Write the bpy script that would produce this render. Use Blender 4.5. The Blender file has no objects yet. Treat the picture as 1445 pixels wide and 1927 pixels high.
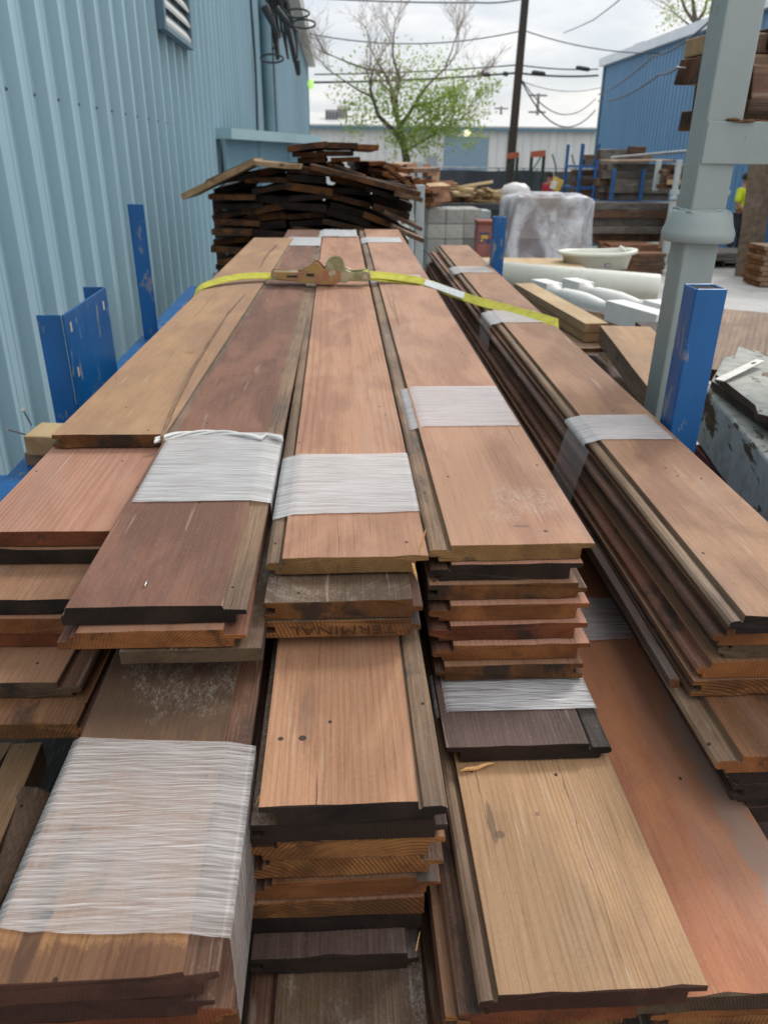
import bpy, math, random
from math import radians, sin, cos, pi
from mathutils import Vector, Matrix, noise as mnoise
random.seed(7)
S = bpy.context.scene
COL = S.collection

# ------------------------------------------------------------------ camera
FPX, CX, CY = 1448.0, 722.5, 963.5
def nz(v): return Vector(v).normalized()
_dY = nz((635-CX, -(300-CY), -FPX))
_yv = CY + (FPX*FPX + (635-CX)*(690-CX))/-(300-CY)
_dD = nz((690-CX, -(_yv-CY), -FPX))
_aZ = -_dD; _aX = _dY.cross(_aZ)
R = Matrix((_aX, _dY, _aZ))                     # world = R @ cam
CAM_H = 1.9
CAMP = Vector((0, 0, CAM_H))
cam_d = bpy.data.cameras.new('camera'); cam = bpy.data.objects.new('camera', cam_d); COL.objects.link(cam)
cam.matrix_world = Matrix.Translation(CAMP) @ R.to_4x4()
cam_d.sensor_fit = 'VERTICAL'; cam_d.sensor_height = 36.0; cam_d.lens = 36.0*FPX/1927.0
cam_d.clip_start = 0.02; cam_d.clip_end = 600
cam_d.dof.use_dof = True; cam_d.dof.focus_distance = 0.85; cam_d.dof.aperture_fstop = cam_d.lens/1000/0.0026
S.camera = cam
S.view_settings.view_transform = 'Standard'; S.view_settings.look = 'None'
S.view_settings.gamma = 1.0; S.view_settings.exposure = 0.0
S.render.resolution_x, S.render.resolution_y = 767, 1024
S.cycles.transparent_max_bounces = 24

# ------------------------------------------------------------------ node helper
class N:
    def __init__(s, nt): s.nt = nt; nt.nodes.clear()
    def n(s, t, **k):
        x = s.nt.nodes.new(t)
        for a, b in k.items(): setattr(x, a, b)
        return x
    def put(s, sock, v):
        if isinstance(v, bpy.types.NodeSocket): s.nt.links.new(v, sock)
        elif v is not None:
            if isinstance(v, (tuple, list)) and len(v) == 3 and sock.type == 'RGBA': v = (*v, 1)
            sock.default_value = v
    def m(s, op, a, b=None, c=None, clamp=False):
        x = s.n('ShaderNodeMath', operation=op, use_clamp=clamp)
        s.put(x.inputs[0], a); s.put(x.inputs[1], b); s.put(x.inputs[2], c); return x.outputs[0]
    def v(s, op, a, b=None):
        x = s.n('ShaderNodeVectorMath', operation=op); s.put(x.inputs[0], a); s.put(x.inputs[1], b)
        return x.outputs['Value'] if op in ('LENGTH', 'DOT_PRODUCT') else x.outputs[0]
    def noise(s, vec, scale=1, detail=3, rough=.55, dist=0, dim='3D'):
        x = s.n('ShaderNodeTexNoise', noise_dimensions=dim)
        s.put(x.inputs['Vector'], vec); s.put(x.inputs['Scale'], scale); s.put(x.inputs['Detail'], detail)
        s.put(x.inputs['Roughness'], rough); s.put(x.inputs['Distortion'], dist); return x.outputs['Fac']
    def mix(s, f, a, b, bt='MIX'):
        x = s.n('ShaderNodeMix', data_type='RGBA', blend_type=bt)
        s.put(x.inputs[0], f); s.put(x.inputs[6], a); s.put(x.inputs[7], b); return x.outputs[2]
    def step(s, x, a, b, lo=0., hi=1.):
        y = s.n('ShaderNodeMapRange', interpolation_type='SMOOTHSTEP')
        s.put(y.inputs[0], x); y.inputs[1].default_value = a; y.inputs[2].default_value = b
        y.inputs[3].default_value = lo; y.inputs[4].default_value = hi; return y.outputs[0]
    def scale(s, vec, sc): return s.v('MULTIPLY', vec, sc)
    def sep(s, vec):
        x = s.n('ShaderNodeSeparateXYZ'); s.put(x.inputs[0], vec); return x.outputs
    def comb(s, a, b, c):
        x = s.n('ShaderNodeCombineXYZ'); s.put(x.inputs[0], a); s.put(x.inputs[1], b); s.put(x.inputs[2], c); return x.outputs[0]
    def obj(s):
        tc = s.n('ShaderNodeTexCoord'); return tc.outputs['Object']
    def rnd(s): return s.n('ShaderNodeObjectInfo').outputs['Random']
    def out(s, col, rough=.6, bump=None, bs=.3, bd=.002, metal=0, spec=.35, alpha=None, emit=None, es=0):
        p = s.n('ShaderNodeBsdfPrincipled'); s.put(p.inputs['Base Color'], col); s.put(p.inputs['Roughness'], rough)
        s.put(p.inputs['Metallic'], metal); s.put(p.inputs['Specular IOR Level'], spec)
        if alpha is not None: s.put(p.inputs['Alpha'], alpha)
        if emit is not None: s.put(p.inputs['Emission Color'], emit); p.inputs['Emission Strength'].default_value = es
        if bump is not None:
            b = s.n('ShaderNodeBump'); b.inputs['Strength'].default_value = bs; b.inputs['Distance'].default_value = bd
            s.put(b.inputs['Height'], bump); s.nt.links.new(b.outputs[0], p.inputs['Normal'])
        o = s.n('ShaderNodeOutputMaterial'); s.nt.links.new(p.outputs[0], o.inputs[0]); return p
def lin(r, g, b, k=1.0):
    f = lambda c: ((c/255+.055)/1.055)**2.4 if c/255 > .04045 else c/255/12.92
    return (f(r)*k, f(g)*k, f(b)*k)
def newmat(name):
    m = bpy.data.materials.new(name); m.use_nodes = True; return m, N(m.node_tree)

# ------------------------------------------------------------------ world: overcast sky
W = bpy.data.worlds.new('World'); S.world = W; W.use_nodes = True
SUN_EL, SUN_AZ = radians(44), radians(42)       # azimuth clockwise from +Y
w = N(W.node_tree)
sky = w.n('ShaderNodeTexSky', sky_type='NISHITA', sun_disc=False); sky.sun_elevation = SUN_EL; sky.sun_rotation = SUN_AZ
tc = w.n('ShaderNodeTexCoord'); g = tc.outputs['Generated']
sx = w.sep(g)
zz = w.m('MAXIMUM', sx[2], 0.0)
den = w.m('ADD', zz, 0.16)
cp = w.comb(w.m('DIVIDE', sx[0], den), w.m('DIVIDE', sx[1], den), 0.3)
n1 = w.noise(cp, .75, 6, .55, .35); n2 = w.noise(cp, 2.2, 5, .6)
cl = w.m('ADD', w.m('MULTIPLY', n1, .75), w.m('MULTIPLY', n2, .25))
shade = w.step(cl, .40, .60)
lum = w.m('ADD', w.m('MULTIPLY', zz, 9.0), 6.9)       # CIE overcast: about three times brighter overhead
ccol = w.mix(shade, (.80, .845, .90), (1.12, 1.10, 1.08))
ccol = w.v('MULTIPLY', ccol, w.comb(lum, lum, lum))
skyc = w.mix(.90, sky.outputs[0], ccol)
bg = w.n('ShaderNodeBackground'); w.put(bg.inputs[0], skyc); bg.inputs[1].default_value = 0.12
wo = w.n('ShaderNodeOutputWorld'); w.nt.links.new(bg.outputs[0], wo.inputs[0])
sd = bpy.data.lights.new('sun', 'SUN'); sd.energy = 1.9; sd.angle = radians(12); sd.color = (1, .965, .91)
sun = bpy.data.objects.new('sun', sd); COL.objects.link(sun)
sdir = Vector((sin(SUN_AZ)*cos(SUN_EL), cos(SUN_AZ)*cos(SUN_EL), sin(SUN_EL)))
sun.rotation_euler = sdir.to_track_quat('Z', 'Y').to_euler(); sun.location = sdir*50

# ------------------------------------------------------------------ pixel -> point at a real distance
def ray(x, y): return R @ nz((x-CX, -(y-CY), -FPX))
def atY(x, y, Y): d = ray(x, y); return CAMP + d*(Y/d.y)
def atZ(x, y, Z): d = ray(x, y); return CAMP + d*((Z-CAM_H)/d.z)
def atX(x, y, X): d = ray(x, y); return CAMP + d*(X/d.x)
_v = ray(636, 250); _r = _v.cross(Vector((0, 0, 1))).normalized(); _n = _r.cross(_v)
BM = Matrix((_r, _v, _n)).transposed()          # frame of the board load: right, along, up
def BW(u, v, w): return CAMP + BM @ Vector((u, v, -w))
def bp(x, y, w):
    d = BM.transposed() @ ray(x, y); t = -w/d.z; return d.x*t, d.y*t
def wz(x, y, v):                                # level under a pixel at a given distance
    d = BM.transposed() @ ray(x, y); return -d.z/d.y*v

# ------------------------------------------------------------------ mesh helper
class MB:
    def __init__(s): s.V = []; s.F = []; s.M = []; s.sm = []
    def add(s, V, F, m=0, smooth=False):
        o = len(s.V); s.V += [tuple(v) for v in V]
        for f in F: s.F.append([i+o for i in f]); s.M.append(m); s.sm.append(smooth)
    def box(s, x0, x1, y0, y1, z0, z1, m=0, T=None):
        V = [Vector(p) for p in ((x0,y0,z0),(x1,y0,z0),(x1,y1,z0),(x0,y1,z0),(x0,y0,z1),(x1,y0,z1),(x1,y1,z1),(x0,y1,z1))]
        if T: V = [T @ v for v in V]
        s.add(V, [(3,2,1,0),(4,5,6,7),(0,1,5,4),(1,2,6,5),(2,3,7,6),(3,0,4,7)], m)
    def hexa(s, b, t, m=0):                     # four bottom points, four top points
        s.add(list(b)+list(t), [(3,2,1,0),(4,5,6,7),(0,1,5,4),(1,2,6,5),(2,3,7,6),(3,0,4,7)], m)
    def bar(s, a, b, wd, h, up=(0,0,1), m=0):
        a = Vector(a); b = Vector(b); d = (b-a).normalized(); r = d.cross(Vector(up)).normalized(); u = r.cross(d)
        q = [r*(-wd/2)-u*(h/2), r*(wd/2)-u*(h/2), r*(wd/2)+u*(h/2), r*(-wd/2)+u*(h/2)]
        s.add([a+x for x in q]+[b+x for x in q], [(0,1,2,3),(7,6,5,4),(0,4,5,1),(1,5,6,2),(2,6,7,3),(3,7,4,0)], m)
    def tube(s, pts, r, seg=10, m=0, cap=True):
        pts = [Vector(p) for p in pts]; rr = r if isinstance(r, (list, tuple)) else [r]*len(pts); V = []; F = []
        ref = Vector((0.123, .31, .94)).normalized()
        for i, p in enumerate(pts):
            d = (pts[min(i+1, len(pts)-1)]-pts[max(i-1, 0)]).normalized()
            a = d.cross(ref)
            if a.length < .05: a = d.cross(Vector((1, 0, 0)))
            a.normalize(); b = d.cross(a)
            for k in range(seg): t = 2*pi*k/seg; V.append(p+a*(cos(t)*rr[i])+b*(sin(t)*rr[i]))
        for i in range(len(pts)-1):
            for k in range(seg):
                k2 = (k+1) % seg; F.append((i*seg+k, i*seg+k2, (i+1)*seg+k2, (i+1)*seg+k))
        s.add(V, F, m, True)
        if cap: s.add([V[k] for k in range(seg)], [tuple(range(seg))[::-1]], m); s.add(V[-seg:], [tuple(range(seg))], m)
    def prism(s, poly, h, T, m=0):              # polygon in xy, thickness along z
        n = len(poly); A = [T @ Vector((x, y, 0)) for x, y in poly]; Bq = [T @ Vector((x, y, h)) for x, y in poly]
        s.add(A+Bq, [tuple(range(n))[::-1], tuple(range(n, 2*n))]+[(i, (i+1) % n, (i+1) % n+n, i+n) for i in range(n)], m)
    def lathe(s, prof, T, seg=32, m=0, smooth=True):
        V = []; F = []
        for r, z in prof:
            for k in range(seg): t = 2*pi*k/seg; V.append(T @ Vector((r*cos(t), r*sin(t), z)))
        for i in range(len(prof)-1):
            for k in range(seg): k2 = (k+1) % seg; F.append((i*seg+k, i*seg+k2, (i+1)*seg+k2, (i+1)*seg+k))
        s.add(V, F, m, smooth)
    def build(s, name, mats, parent=None, origin=None, bevel=0, bseg=2):
        if not isinstance(mats, (list, tuple)): mats = [mats]
        V = s.V
        if origin is not None: o = Vector(origin); V = [Vector(v)-o for v in V]
        me = bpy.data.meshes.new(name); me.from_pydata([tuple(v) for v in V], [], s.F)
        for m in mats: me.materials.append(m)
        me.polygons.foreach_set('material_index', s.M); me.polygons.foreach_set('use_smooth', s.sm); me.update()
        ob = bpy.data.objects.new(name, me); COL.objects.link(ob)
        if origin is not None: ob.location = origin
        if parent is not None: ob.parent = parent
        if bevel:
            b = ob.modifiers.new('bevel', 'BEVEL'); b.width = bevel; b.segments = bseg; b.limit_method = 'ANGLE'; b.angle_limit = radians(38)
        return ob
def tag(o, label=None, cat=None, group=None, kind=None):
    if label: o['label'] = label
    if cat: o['category'] = cat
    if group: o['group'] = group
    if kind: o['kind'] = kind
    return o
def empty(name, loc, label, cat, group=None, rot=None):
    o = bpy.data.objects.new(name, None); o.location = loc; COL.objects.link(o); o.empty_display_size = .05
    if rot is not None: o.rotation_euler = rot
    return tag(o, label, cat, group)
I4 = Matrix.Identity(4)

# ------------------------------------------------------------------ materials
def wood(name, c1, c2, ring=.25, rp=.004, streak=.25, blotch=.6, dust=0., dustc=(.55,.5,.45), crack=.6, dark=.0, rough=.72, end=False, flat=False, stainc=(.02,.016,.013), fleck=0, spots=(), spec=.42):
    m, a = newmat(name)
    rn = a.rnd(); P0 = a.obj()
    off = a.comb(a.m('MULTIPLY', rn, 17.3), a.m('MULTIPLY', rn, 53.1), a.m('MULTIPLY', rn, 9.7))
    P = a.v('ADD', P0, off); x, y, z = a.sep(P0)[:3]
    wv = a.noise(a.scale(P, (5, .33, 5)), 1, 2)
    wob = a.m('MULTIPLY', a.m('SUBTRACT', wv, .5), .028)
    rcx = a.m('MULTIPLY', a.m('SUBTRACT', a.m('FRACT', a.m('MULTIPLY', rn, 7.13)), .5), .55)
    rcz = a.m('SUBTRACT', -.02 if end else -.10, a.m('MULTIPLY', a.m('FRACT', a.m('MULTIPLY', rn, 3.71)), .10))
    dx = a.m('ADD', a.m('SUBTRACT', x, rcx), wob); dz = a.m('ADD', a.m('SUBTRACT', z, rcz), wob)
    r = a.m('SQRT', a.m('ADD', a.m('MULTIPLY', dx, dx), a.m('MULTIPLY', dz, dz)))
    r = a.m('ADD', r, a.m('MULTIPLY', a.noise(a.scale(P, (60, 2.5, 60)), 1, 2), .0018))
    ph = a.m('MULTIPLY', r, 2*pi/rp)
    rg = a.m('POWER', a.m('ADD', a.m('MULTIPLY', a.m('SINE', ph), .5), .5), 2.2)
    amp = a.step(a.noise(a.scale(P, (14, 1.2, 14)), 1, 2), .3, .7, .25, 1)
    rg = a.m('MULTIPLY', rg, amp)
    if end: st = a.noise(a.scale(P, (420, 420, 900)), 1, 3)
    else:   st = a.noise(a.scale(P, (480, 9, 480)), 1, 4, .65)
    st2 = a.noise(a.scale(P, (70, 1.6, 70)), 1, 3, .6)
    bl = a.noise(a.scale(P, (9, 3.0, 9)), 1, 5, .62, .5)
    sp = a.noise(P, 900, 2, .6)
    f = a.step(bl, .5-.22/blotch*.5, .5+.22/blotch*.5) if blotch else .5
    col = a.mix(f, c1, c2)
    col = a.mix(a.m('MULTIPLY', a.step(st2, .35, .7), streak), col, a.mix(.5, c1, (c1[0]*.45, c1[1]*.42, c1[2]*.40)))
    col = a.mix(a.m('MULTIPLY', rg, abs(ring)), col, a.scale(col, (.42, .36, .32)) if ring > 0 else a.mix(.5, col, (.80, .62, .46)))
    col = a.mix(a.m('MULTIPLY', a.step(st, .50, .68), streak*1.3), col, a.scale(col, (.5, .47, .45)))
    if not end: col = a.mix(a.m('MULTIPLY', a.step(st, .5, .25), streak*.6), col, a.mix(.35, col, (.62, .55, .47)))
    col = a.mix(a.m('MULTIPLY', a.step(sp, .56, .75), .35), col, a.scale(col, (.62, .6, .58)))
    if dark:
        dk = a.step(a.noise(a.scale(P, (16, 7, 16)), 1, 5, .65, .4), .62-dark*.25, .72-dark*.15)
        col = a.mix(a.m('MULTIPLY', dk, .85), col, stainc)
    # stains and small marks that belong to the surface
    sm = a.step(a.noise(a.v('ADD', a.scale(P, (22, 9, 22)), (31, 4, 7)), 1, 4, .7), .66, .80)
    col = a.mix(a.m('MULTIPLY', sm, .38), col, a.scale(col, (.5, .48, .48)))
    if dust:
        d = a.step(a.noise(a.v('ADD', a.scale(P, (10, 6, 10)), (5, 91, 3)), 1, 7, .72, .8), .70-dust*.2, .82-dust*.1)
        d = a.m('MULTIPLY', d, a.step(a.noise(P, 320, 3, .7, 1.0), .38, .62))
        col = a.mix(a.m('MULTIPLY', d, .62), col, dustc)
    if fleck:
        fl = a.step(a.noise(a.v('ADD', a.scale(P, (150, 60, 150)), (3, 8, 1)), 1, 2, .5), .77, .80)
        col = a.mix(a.m('MULTIPLY', fl, fleck), col, (.62, .58, .5))
    # bleached and greyed wear
    wr_ = a.step(a.noise(a.v('ADD', a.scale(P, (5, 1.6, 5)), (41, 3, 3)), 1, 6, .68, .6), .52, .68)
    if not end: col = a.mix(a.m('MULTIPLY', wr_, .24), col, a.mix(.55, col, (.36, .32, .28)))
    sc_ = a.step(a.noise(a.v('ADD', a.scale(P, (90, 5, 90)), (11, 2, 3)), 1, 3, .55), .66, .72)
    if not end: col = a.mix(a.m('MULTIPLY', sc_, .40), col, a.mix(.5, col, (.58, .48, .38)))
    sp3 = a.noise(a.v('ADD', a.scale(P, (1, .55, 1)), (3, 3, 3)), 420, 3, .7)
    col = a.mix(a.m('MULTIPLY', a.step(sp3, .57, .70), .42), col, a.scale(col, (.60, .56, .54)))
    if not end: col = a.mix(a.m('MULTIPLY', a.step(sp3, .43, .30), .26), col, a.mix(.30, col, (.66, .60, .54)))
    for (x0, y0, rx, ry, sc, k, br) in spots:      # stains and smudges with a shape of their own
        ex = a.m('DIVIDE', a.m('SUBTRACT', x, x0), rx); ey = a.m('DIVIDE', a.m('SUBTRACT', y, y0), ry)
        rr = a.m('SQRT', a.m('ADD', a.m('MULTIPLY', ex, ex), a.m('MULTIPLY', ey, ey)))
        nn_ = a.noise(a.scale(P, (38, 20, 38)), 1, 7, .76, .9)
        k1 = a.step(a.m('ADD', rr, a.m('MULTIPLY', a.m('SUBTRACT', nn_, .5), br)), 1.12, .82)
        if k < 0: k1 = a.m('MULTIPLY', k1, a.step(a.noise(a.scale(P, (1, .45, 1)), 210, 6, .78, 1.6), .44, .62)); k1 = a.m('MULTIPLY', k1, a.step(a.noise(a.scale(P, (60, 22, 60)), 1, 5, .7, .8), .36, .58))
        col = a.mix(a.m('MULTIPLY', k1, abs(k)), col, sc)
    hgt = a.m('ADD', a.m('MULTIPLY', st, .5), a.m('MULTIPLY', rg, -.5*abs(ring)))
    if not end and crack:
        cw = a.m('ADD', a.m('MULTIPLY', x, 10), a.m('MULTIPLY', a.noise(a.scale(P, (40, 7, 40)), 1, 4, .65), .16))
        nn = a.noise(a.comb(a.m('ADD', cw, a.m('MULTIPLY', rn, 40)), a.m('MULTIPLY', a.sep(P)[1], .09), 0), 1, 0)
        ck = a.step(a.m('ABSOLUTE', a.m('SUBTRACT', nn, .5)), .0034, .0012)
        ck = a.m('MULTIPLY', ck, a.step(a.noise(a.v('ADD', a.scale(P, (6, 2.6, 6)), (9, 9, 2)), 1, 2), .52, .57))
        col = a.mix(a.m('MULTIPLY', ck, crack), col, (.025, .017, .012))
        hgt = a.m('SUBTRACT', hgt, a.m('MULTIPLY', ck, .9))
        vo = a.n('ShaderNodeTexVoronoi', voronoi_dimensions='2D'); a.put(vo.inputs['Vector'], a.scale(P, (1, .8, 1))); vo.inputs['Scale'].default_value = 7
        hl = a.step(vo.outputs['Distance'], .016, .010)
        col = a.mix(hl, col, (.02, .014, .01)); hgt = a.m('SUBTRACT', hgt, hl)
        # rough dings across the grain
        dg = a.step(a.noise(a.v('ADD', a.scale(P, (26, 260, 26)), (2, 0, 6)), 1, 3, .6), .74, .79)
        col = a.mix(a.m('MULTIPLY', dg, .5), col, a.scale(col, (.45, .4, .38)))
    a.out(col, a.m('ADD', a.m('MULTIPLY', st, .2), rough-.1), hgt, .6 if end else .5, .0024 if end else .0012, spec=spec if not end else .2)
    return m
K = .80
def L_(r, g, b): return lin(r, g, b, K)
FM = {
 'tan':     wood('weathered_tan_wood', L_(192,150,110), L_(166,128,98), .22, .0042, .25, .7, .25, crack=.8),
 'pink':    wood('pink_stained_wood', L_(190,136,110), L_(172,120,96), -.26, .0046, .26, .6, .15, crack=.5),
 'pinkring':wood('pink_straight_grain_wood', L_(196,146,114), L_(172,124,97), .32, .0038, .26, 1.0, .25, crack=.5),
 'maroon':  wood('maroon_painted_wood', L_(142,100,80), L_(116,80,65), .05, .004, .18, 1.1, .3, dustc=(.36,.27,.21), crack=.35, rough=.8),
 'rose':    wood('rose_brown_wood', L_(192,142,112), L_(166,118,93), .10, .0045, .20, 1.1, .3, dustc=(.50,.42,.36), crack=.5),
 'brown':   wood('brown_wood', L_(168,124,92), L_(140,100,74), .25, .004, .34, .8, .2, crack=.6),
 'gbrown':  wood('matte_brown_wood', L_(174,132,100), L_(146,106,80), .06, .004, .22, 1.1, .22, crack=.2, fleck=.8),
 'cwood':   wood('straw_brown_wood', L_(194,144,108), L_(166,118,86), .34, .0048, .36, .9, .15, crack=1.0, spots=((-.045,.125,.009,.05,L_(110,84,70),.35,1.6),(-.05,.088,.004,.004,L_(40,28,22),.9,.3),(-.072,.088,.003,.003,L_(40,28,22),.9,.3))),
 'ewood':   wood('golden_tan_wood', L_(192,150,108), L_(166,130,96), .32, .0034, .40, .9, .15, crack=.5, spots=((-.056,.18,.0035,.030,L_(70,54,42),.55,2.0),(-.050,.165,.006,.005,L_(84,66,54),.6,1.4),(-.005,.19,.0025,.003,L_(100,78,62),.6,.8),(-.03,.29,.02,.03,L_(150,128,104),-.5,.9))),
 'orange':  wood('orange_painted_wood', L_(198,130,88), L_(174,112,80), .05, .004, .2, 1.1, .4, dustc=(.42,.32,.25), crack=.15, spots=((.100,.17,.018,.26,L_(150,140,132),.5,3.2),(.02,.60,.05,.02,L_(150,120,104),.2,1.6),(.10,.06,.02,.05,L_(170,160,150),-.6,1.))),
 'dark':    wood('dark_umber_wood', L_(104,80,72), L_(78,58,50), .3, .0036, .35, .7, .1, dustc=(.4,.36,.33)),
 'dusty':   wood('dusty_dark_brown_wood', L_(108,82,58), L_(84,62,44), .32, .0036, .3, .8, 1.1, dustc=(.42,.38,.34), dark=.15, stainc=(.04,.025,.016)),
 'honey':   wood('honey_stained_wood', L_(160,112,72), L_(122,80,50), .35, .006, .5, 1.3, .1, dark=.25, stainc=(.05,.022,.010)),
 'hwood':   wood('scuffed_brown_wood', L_(142,96,60), L_(106,70,42), .15, .004, .3, .9, .4, dark=.3),
}
EM = {
 'umber':  wood('dark_umber_end', L_(84,54,42), L_(62,38,30), .35, .003, .35, 1, .1, end=True, dark=.2),
 'tan':    wood('sawn_tan_end', L_(150,114,72), L_(118,86,52), .7, .0034, .3, 1, .1, end=True, dark=.15),
 'brown':  wood('sawn_brown_end', L_(128,84,46), L_(92,58,32), .6, .0030, .4, 1, .1, end=True, dark=.5),
 'orange': wood('sawn_orange_end', L_(152,96,54), L_(112,68,38), .6, .0034, .3, 1, .1, end=True, dark=.2, stainc=(.05,.022,.01)),
 'red':    wood('sawn_red_brown_end', L_(128,72,44), L_(94,50,30), .45, .003, .35, 1, .05, end=True, dark=.3),
 'black':  wood('charred_black_end', L_(54,40,33), L_(30,23,20), .5, .003, .15, 1, .12, end=True, dustc=(.12,.09,.07)),
 'grey':   wood('grey_brown_end', L_(104,84,64), L_(74,58,44), .55, .003, .4, 1, .3, end=True, dark=.3),
 'gold':   wood('raw_gold_end', L_(156,106,62), L_(104,66,38), .8, .0042, .35, 1.1, .1, end=True, dark=.45, stainc=(.07,.032,.012)),
}
FM['honeyfront'] = wood('stained_front_board_wood', L_(160,114,72), L_(120,80,50), .35, .006, .5, 1.3, .1, dark=.15, stainc=(.05,.022,.010), spots=((0,.62,.4,.42,L_(80,58,42),.92,.30),(.01,.42,.08,.14,(.36,.31,.26),-.5,1.0),(.07,.52,.02,.05,(.38,.33,.28),-.45,1.0),(0,-.01,.3,.040,L_(84,50,36),.6,1.6),(-.055,.06,.008,.09,L_(74,50,36),.7,.7),(-.05,.055,.005,.006,(.01,.008,.006),.9,.4)))
FM['smudge'] = wood('rose_brown_smudged_wood', L_(194,148,118), L_(170,124,99), .10, .0045, .20, 1.0, .3, dustc=(.50,.42,.36), crack=.35, spots=((.045,.13,.045,.05,(.52,.44,.37),-.55,1.1),(.0,.08,.03,.02,(.52,.42,.34),-.4,1.),(.05,.035,.003,.003,(.03,.02,.015),.9,.3),(.02,.05,.012,.004,L_(110,80,66),.5,1.)))
LM = {
 'tan':    wood('bare_tan_edge', L_(152,122,94), L_(114,90,72), .35, .004, .5, 1.1, .2, dark=.25, stainc=(.07,.055,.045), crack=.8),
 'brown':  wood('brown_edge', L_(112,76,54), L_(84,56,42), .3, .004, .5, 1, .2, dark=.3, crack=.5),
 'dark':   wood('dark_edge', L_(70,50,40), L_(46,34,28), .25, .004, .5, 1, .2, dark=.4, crack=.5),
 'red':    wood('red_brown_edge', L_(136,88,66), L_(104,64,48), .25, .004, .4, 1, .2, dark=.2, crack=.5),
}
def simple(name, col, rough=.5, metal=0, spec=.4, var=.12, scale=6, bump=0, dirt=None, dirtk=.0, dirts=14, dlo=.55, dhi=.68, stretch=(1,1,1)):
    m, a = newmat(name); P = a.obj(); P = a.scale(P, stretch)
    n = a.noise(P, scale, 4, .6)
    c = a.mix(a.step(n, .3, .7), tuple(x*(1-var) for x in col), tuple(min(1, x*(1+var)) for x in col))
    rg = rough
    if dirt is not None:
        d = a.m('MULTIPLY', a.step(a.noise(a.v('ADD', P, (7, 3, 1)), dirts, 6, .7, .3), dlo, dhi), dirtk)
        c = a.mix(d, c, dirt); rg = a.m('ADD', rough, a.m('MULTIPLY', d, .25))
    a.out(c, rg, a.noise(P, scale*8, 3) if bump else None, bump, .003, metal, spec); return m
# ------------------------------------------------------------------ milled boards
def profile(kind, W_, t, mirror, flip, lw=.026):
    # returns list of (x, z, material of the edge that starts here): 0 face, 2 milled edge
    e = 2
    if kind == 'S':      # rounded lip left, rabbet under it; overhanging flange right
        a = lw; o = .016
        P = [(0,-.0105,e),(.002,-.0075,e),(.006,-.0058,e),(a-.003,-.0060,e),(a-.001,-.0090,e),(a+.0012,-.0090,e),(a+.0016,0,0),
             (W_-.0005,0,e),(W_,-.0068,e),(W_-o,-.0075,e),(W_-o-.0006,-t,e),(min(.013,lw*.6),-t,e),(min(.0125,lw*.58),-.0165,e),(.003,-.016,e),(0,-.0135,e)]
    elif kind == 'G':    # slot left, tongue right
        P = [(.001,0,0),(W_-.012,0,e),(W_-.0118,-.0075,e),(W_,-.008,e),(W_,-.0145,e),(W_-.0118,-.015,e),(W_-.012,-t,e),(0,-t,e),
             (0,-.0158,e),(.012,-.0155,e),(.012,-.0078,e),(0,-.0072,e)]
    elif kind == 'N':    # notched both sides with a wide lower ledge right
        P = [(.022,-.001,0),(W_-.024,0,e),(W_-.0235,-.0062,e),(W_-.001,-.0066,e),(W_,-.0125,e),(W_-.014,-.013,e),(W_-.0145,-t,e),(.001,-t,e),(0,-.0125,e),(.014,-.012,e),(.0145,-.0066,e),(.0215,-.0062,e)]
    elif kind == 'M':    # thin worn lip left, broad lip right
        P = [(.007,0,0),(W_-.026,0,e),(W_-.025,-.005,e),(W_-.001,-.0058,e),(W_,-.0115,e),(W_-.012,-.012,e),(W_-.0125,-t,e),(.001,-t,e),(0,-.0125,e),(.004,-.009,e)]
    else:                # plain
        P = [(0,-.001,0),(W_,-.0008,e),(W_,-t,e),(0,-t,e)]
    if flip:
        P = [(x, -t-z, m) for x, z, m in P]; q = P[::-1]
        P = [(q[i][0], q[i][1], q[(i+1) % len(q)][2]) for i in range(len(q))]
        P = [(x, z, 0 if (abs(z) < .0006 and abs(P[(i+1) % len(P)][1]) < .0006) else m) for i, (x, z, m) in enumerate(P)]
    if mirror:
        q = [(W_-x, z, m) for x, z, m in P][::-1]
        P = [(q[i][0], q[i][1], q[(i+1) % len(q)][2]) for i in range(len(q))]
    return P
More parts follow.
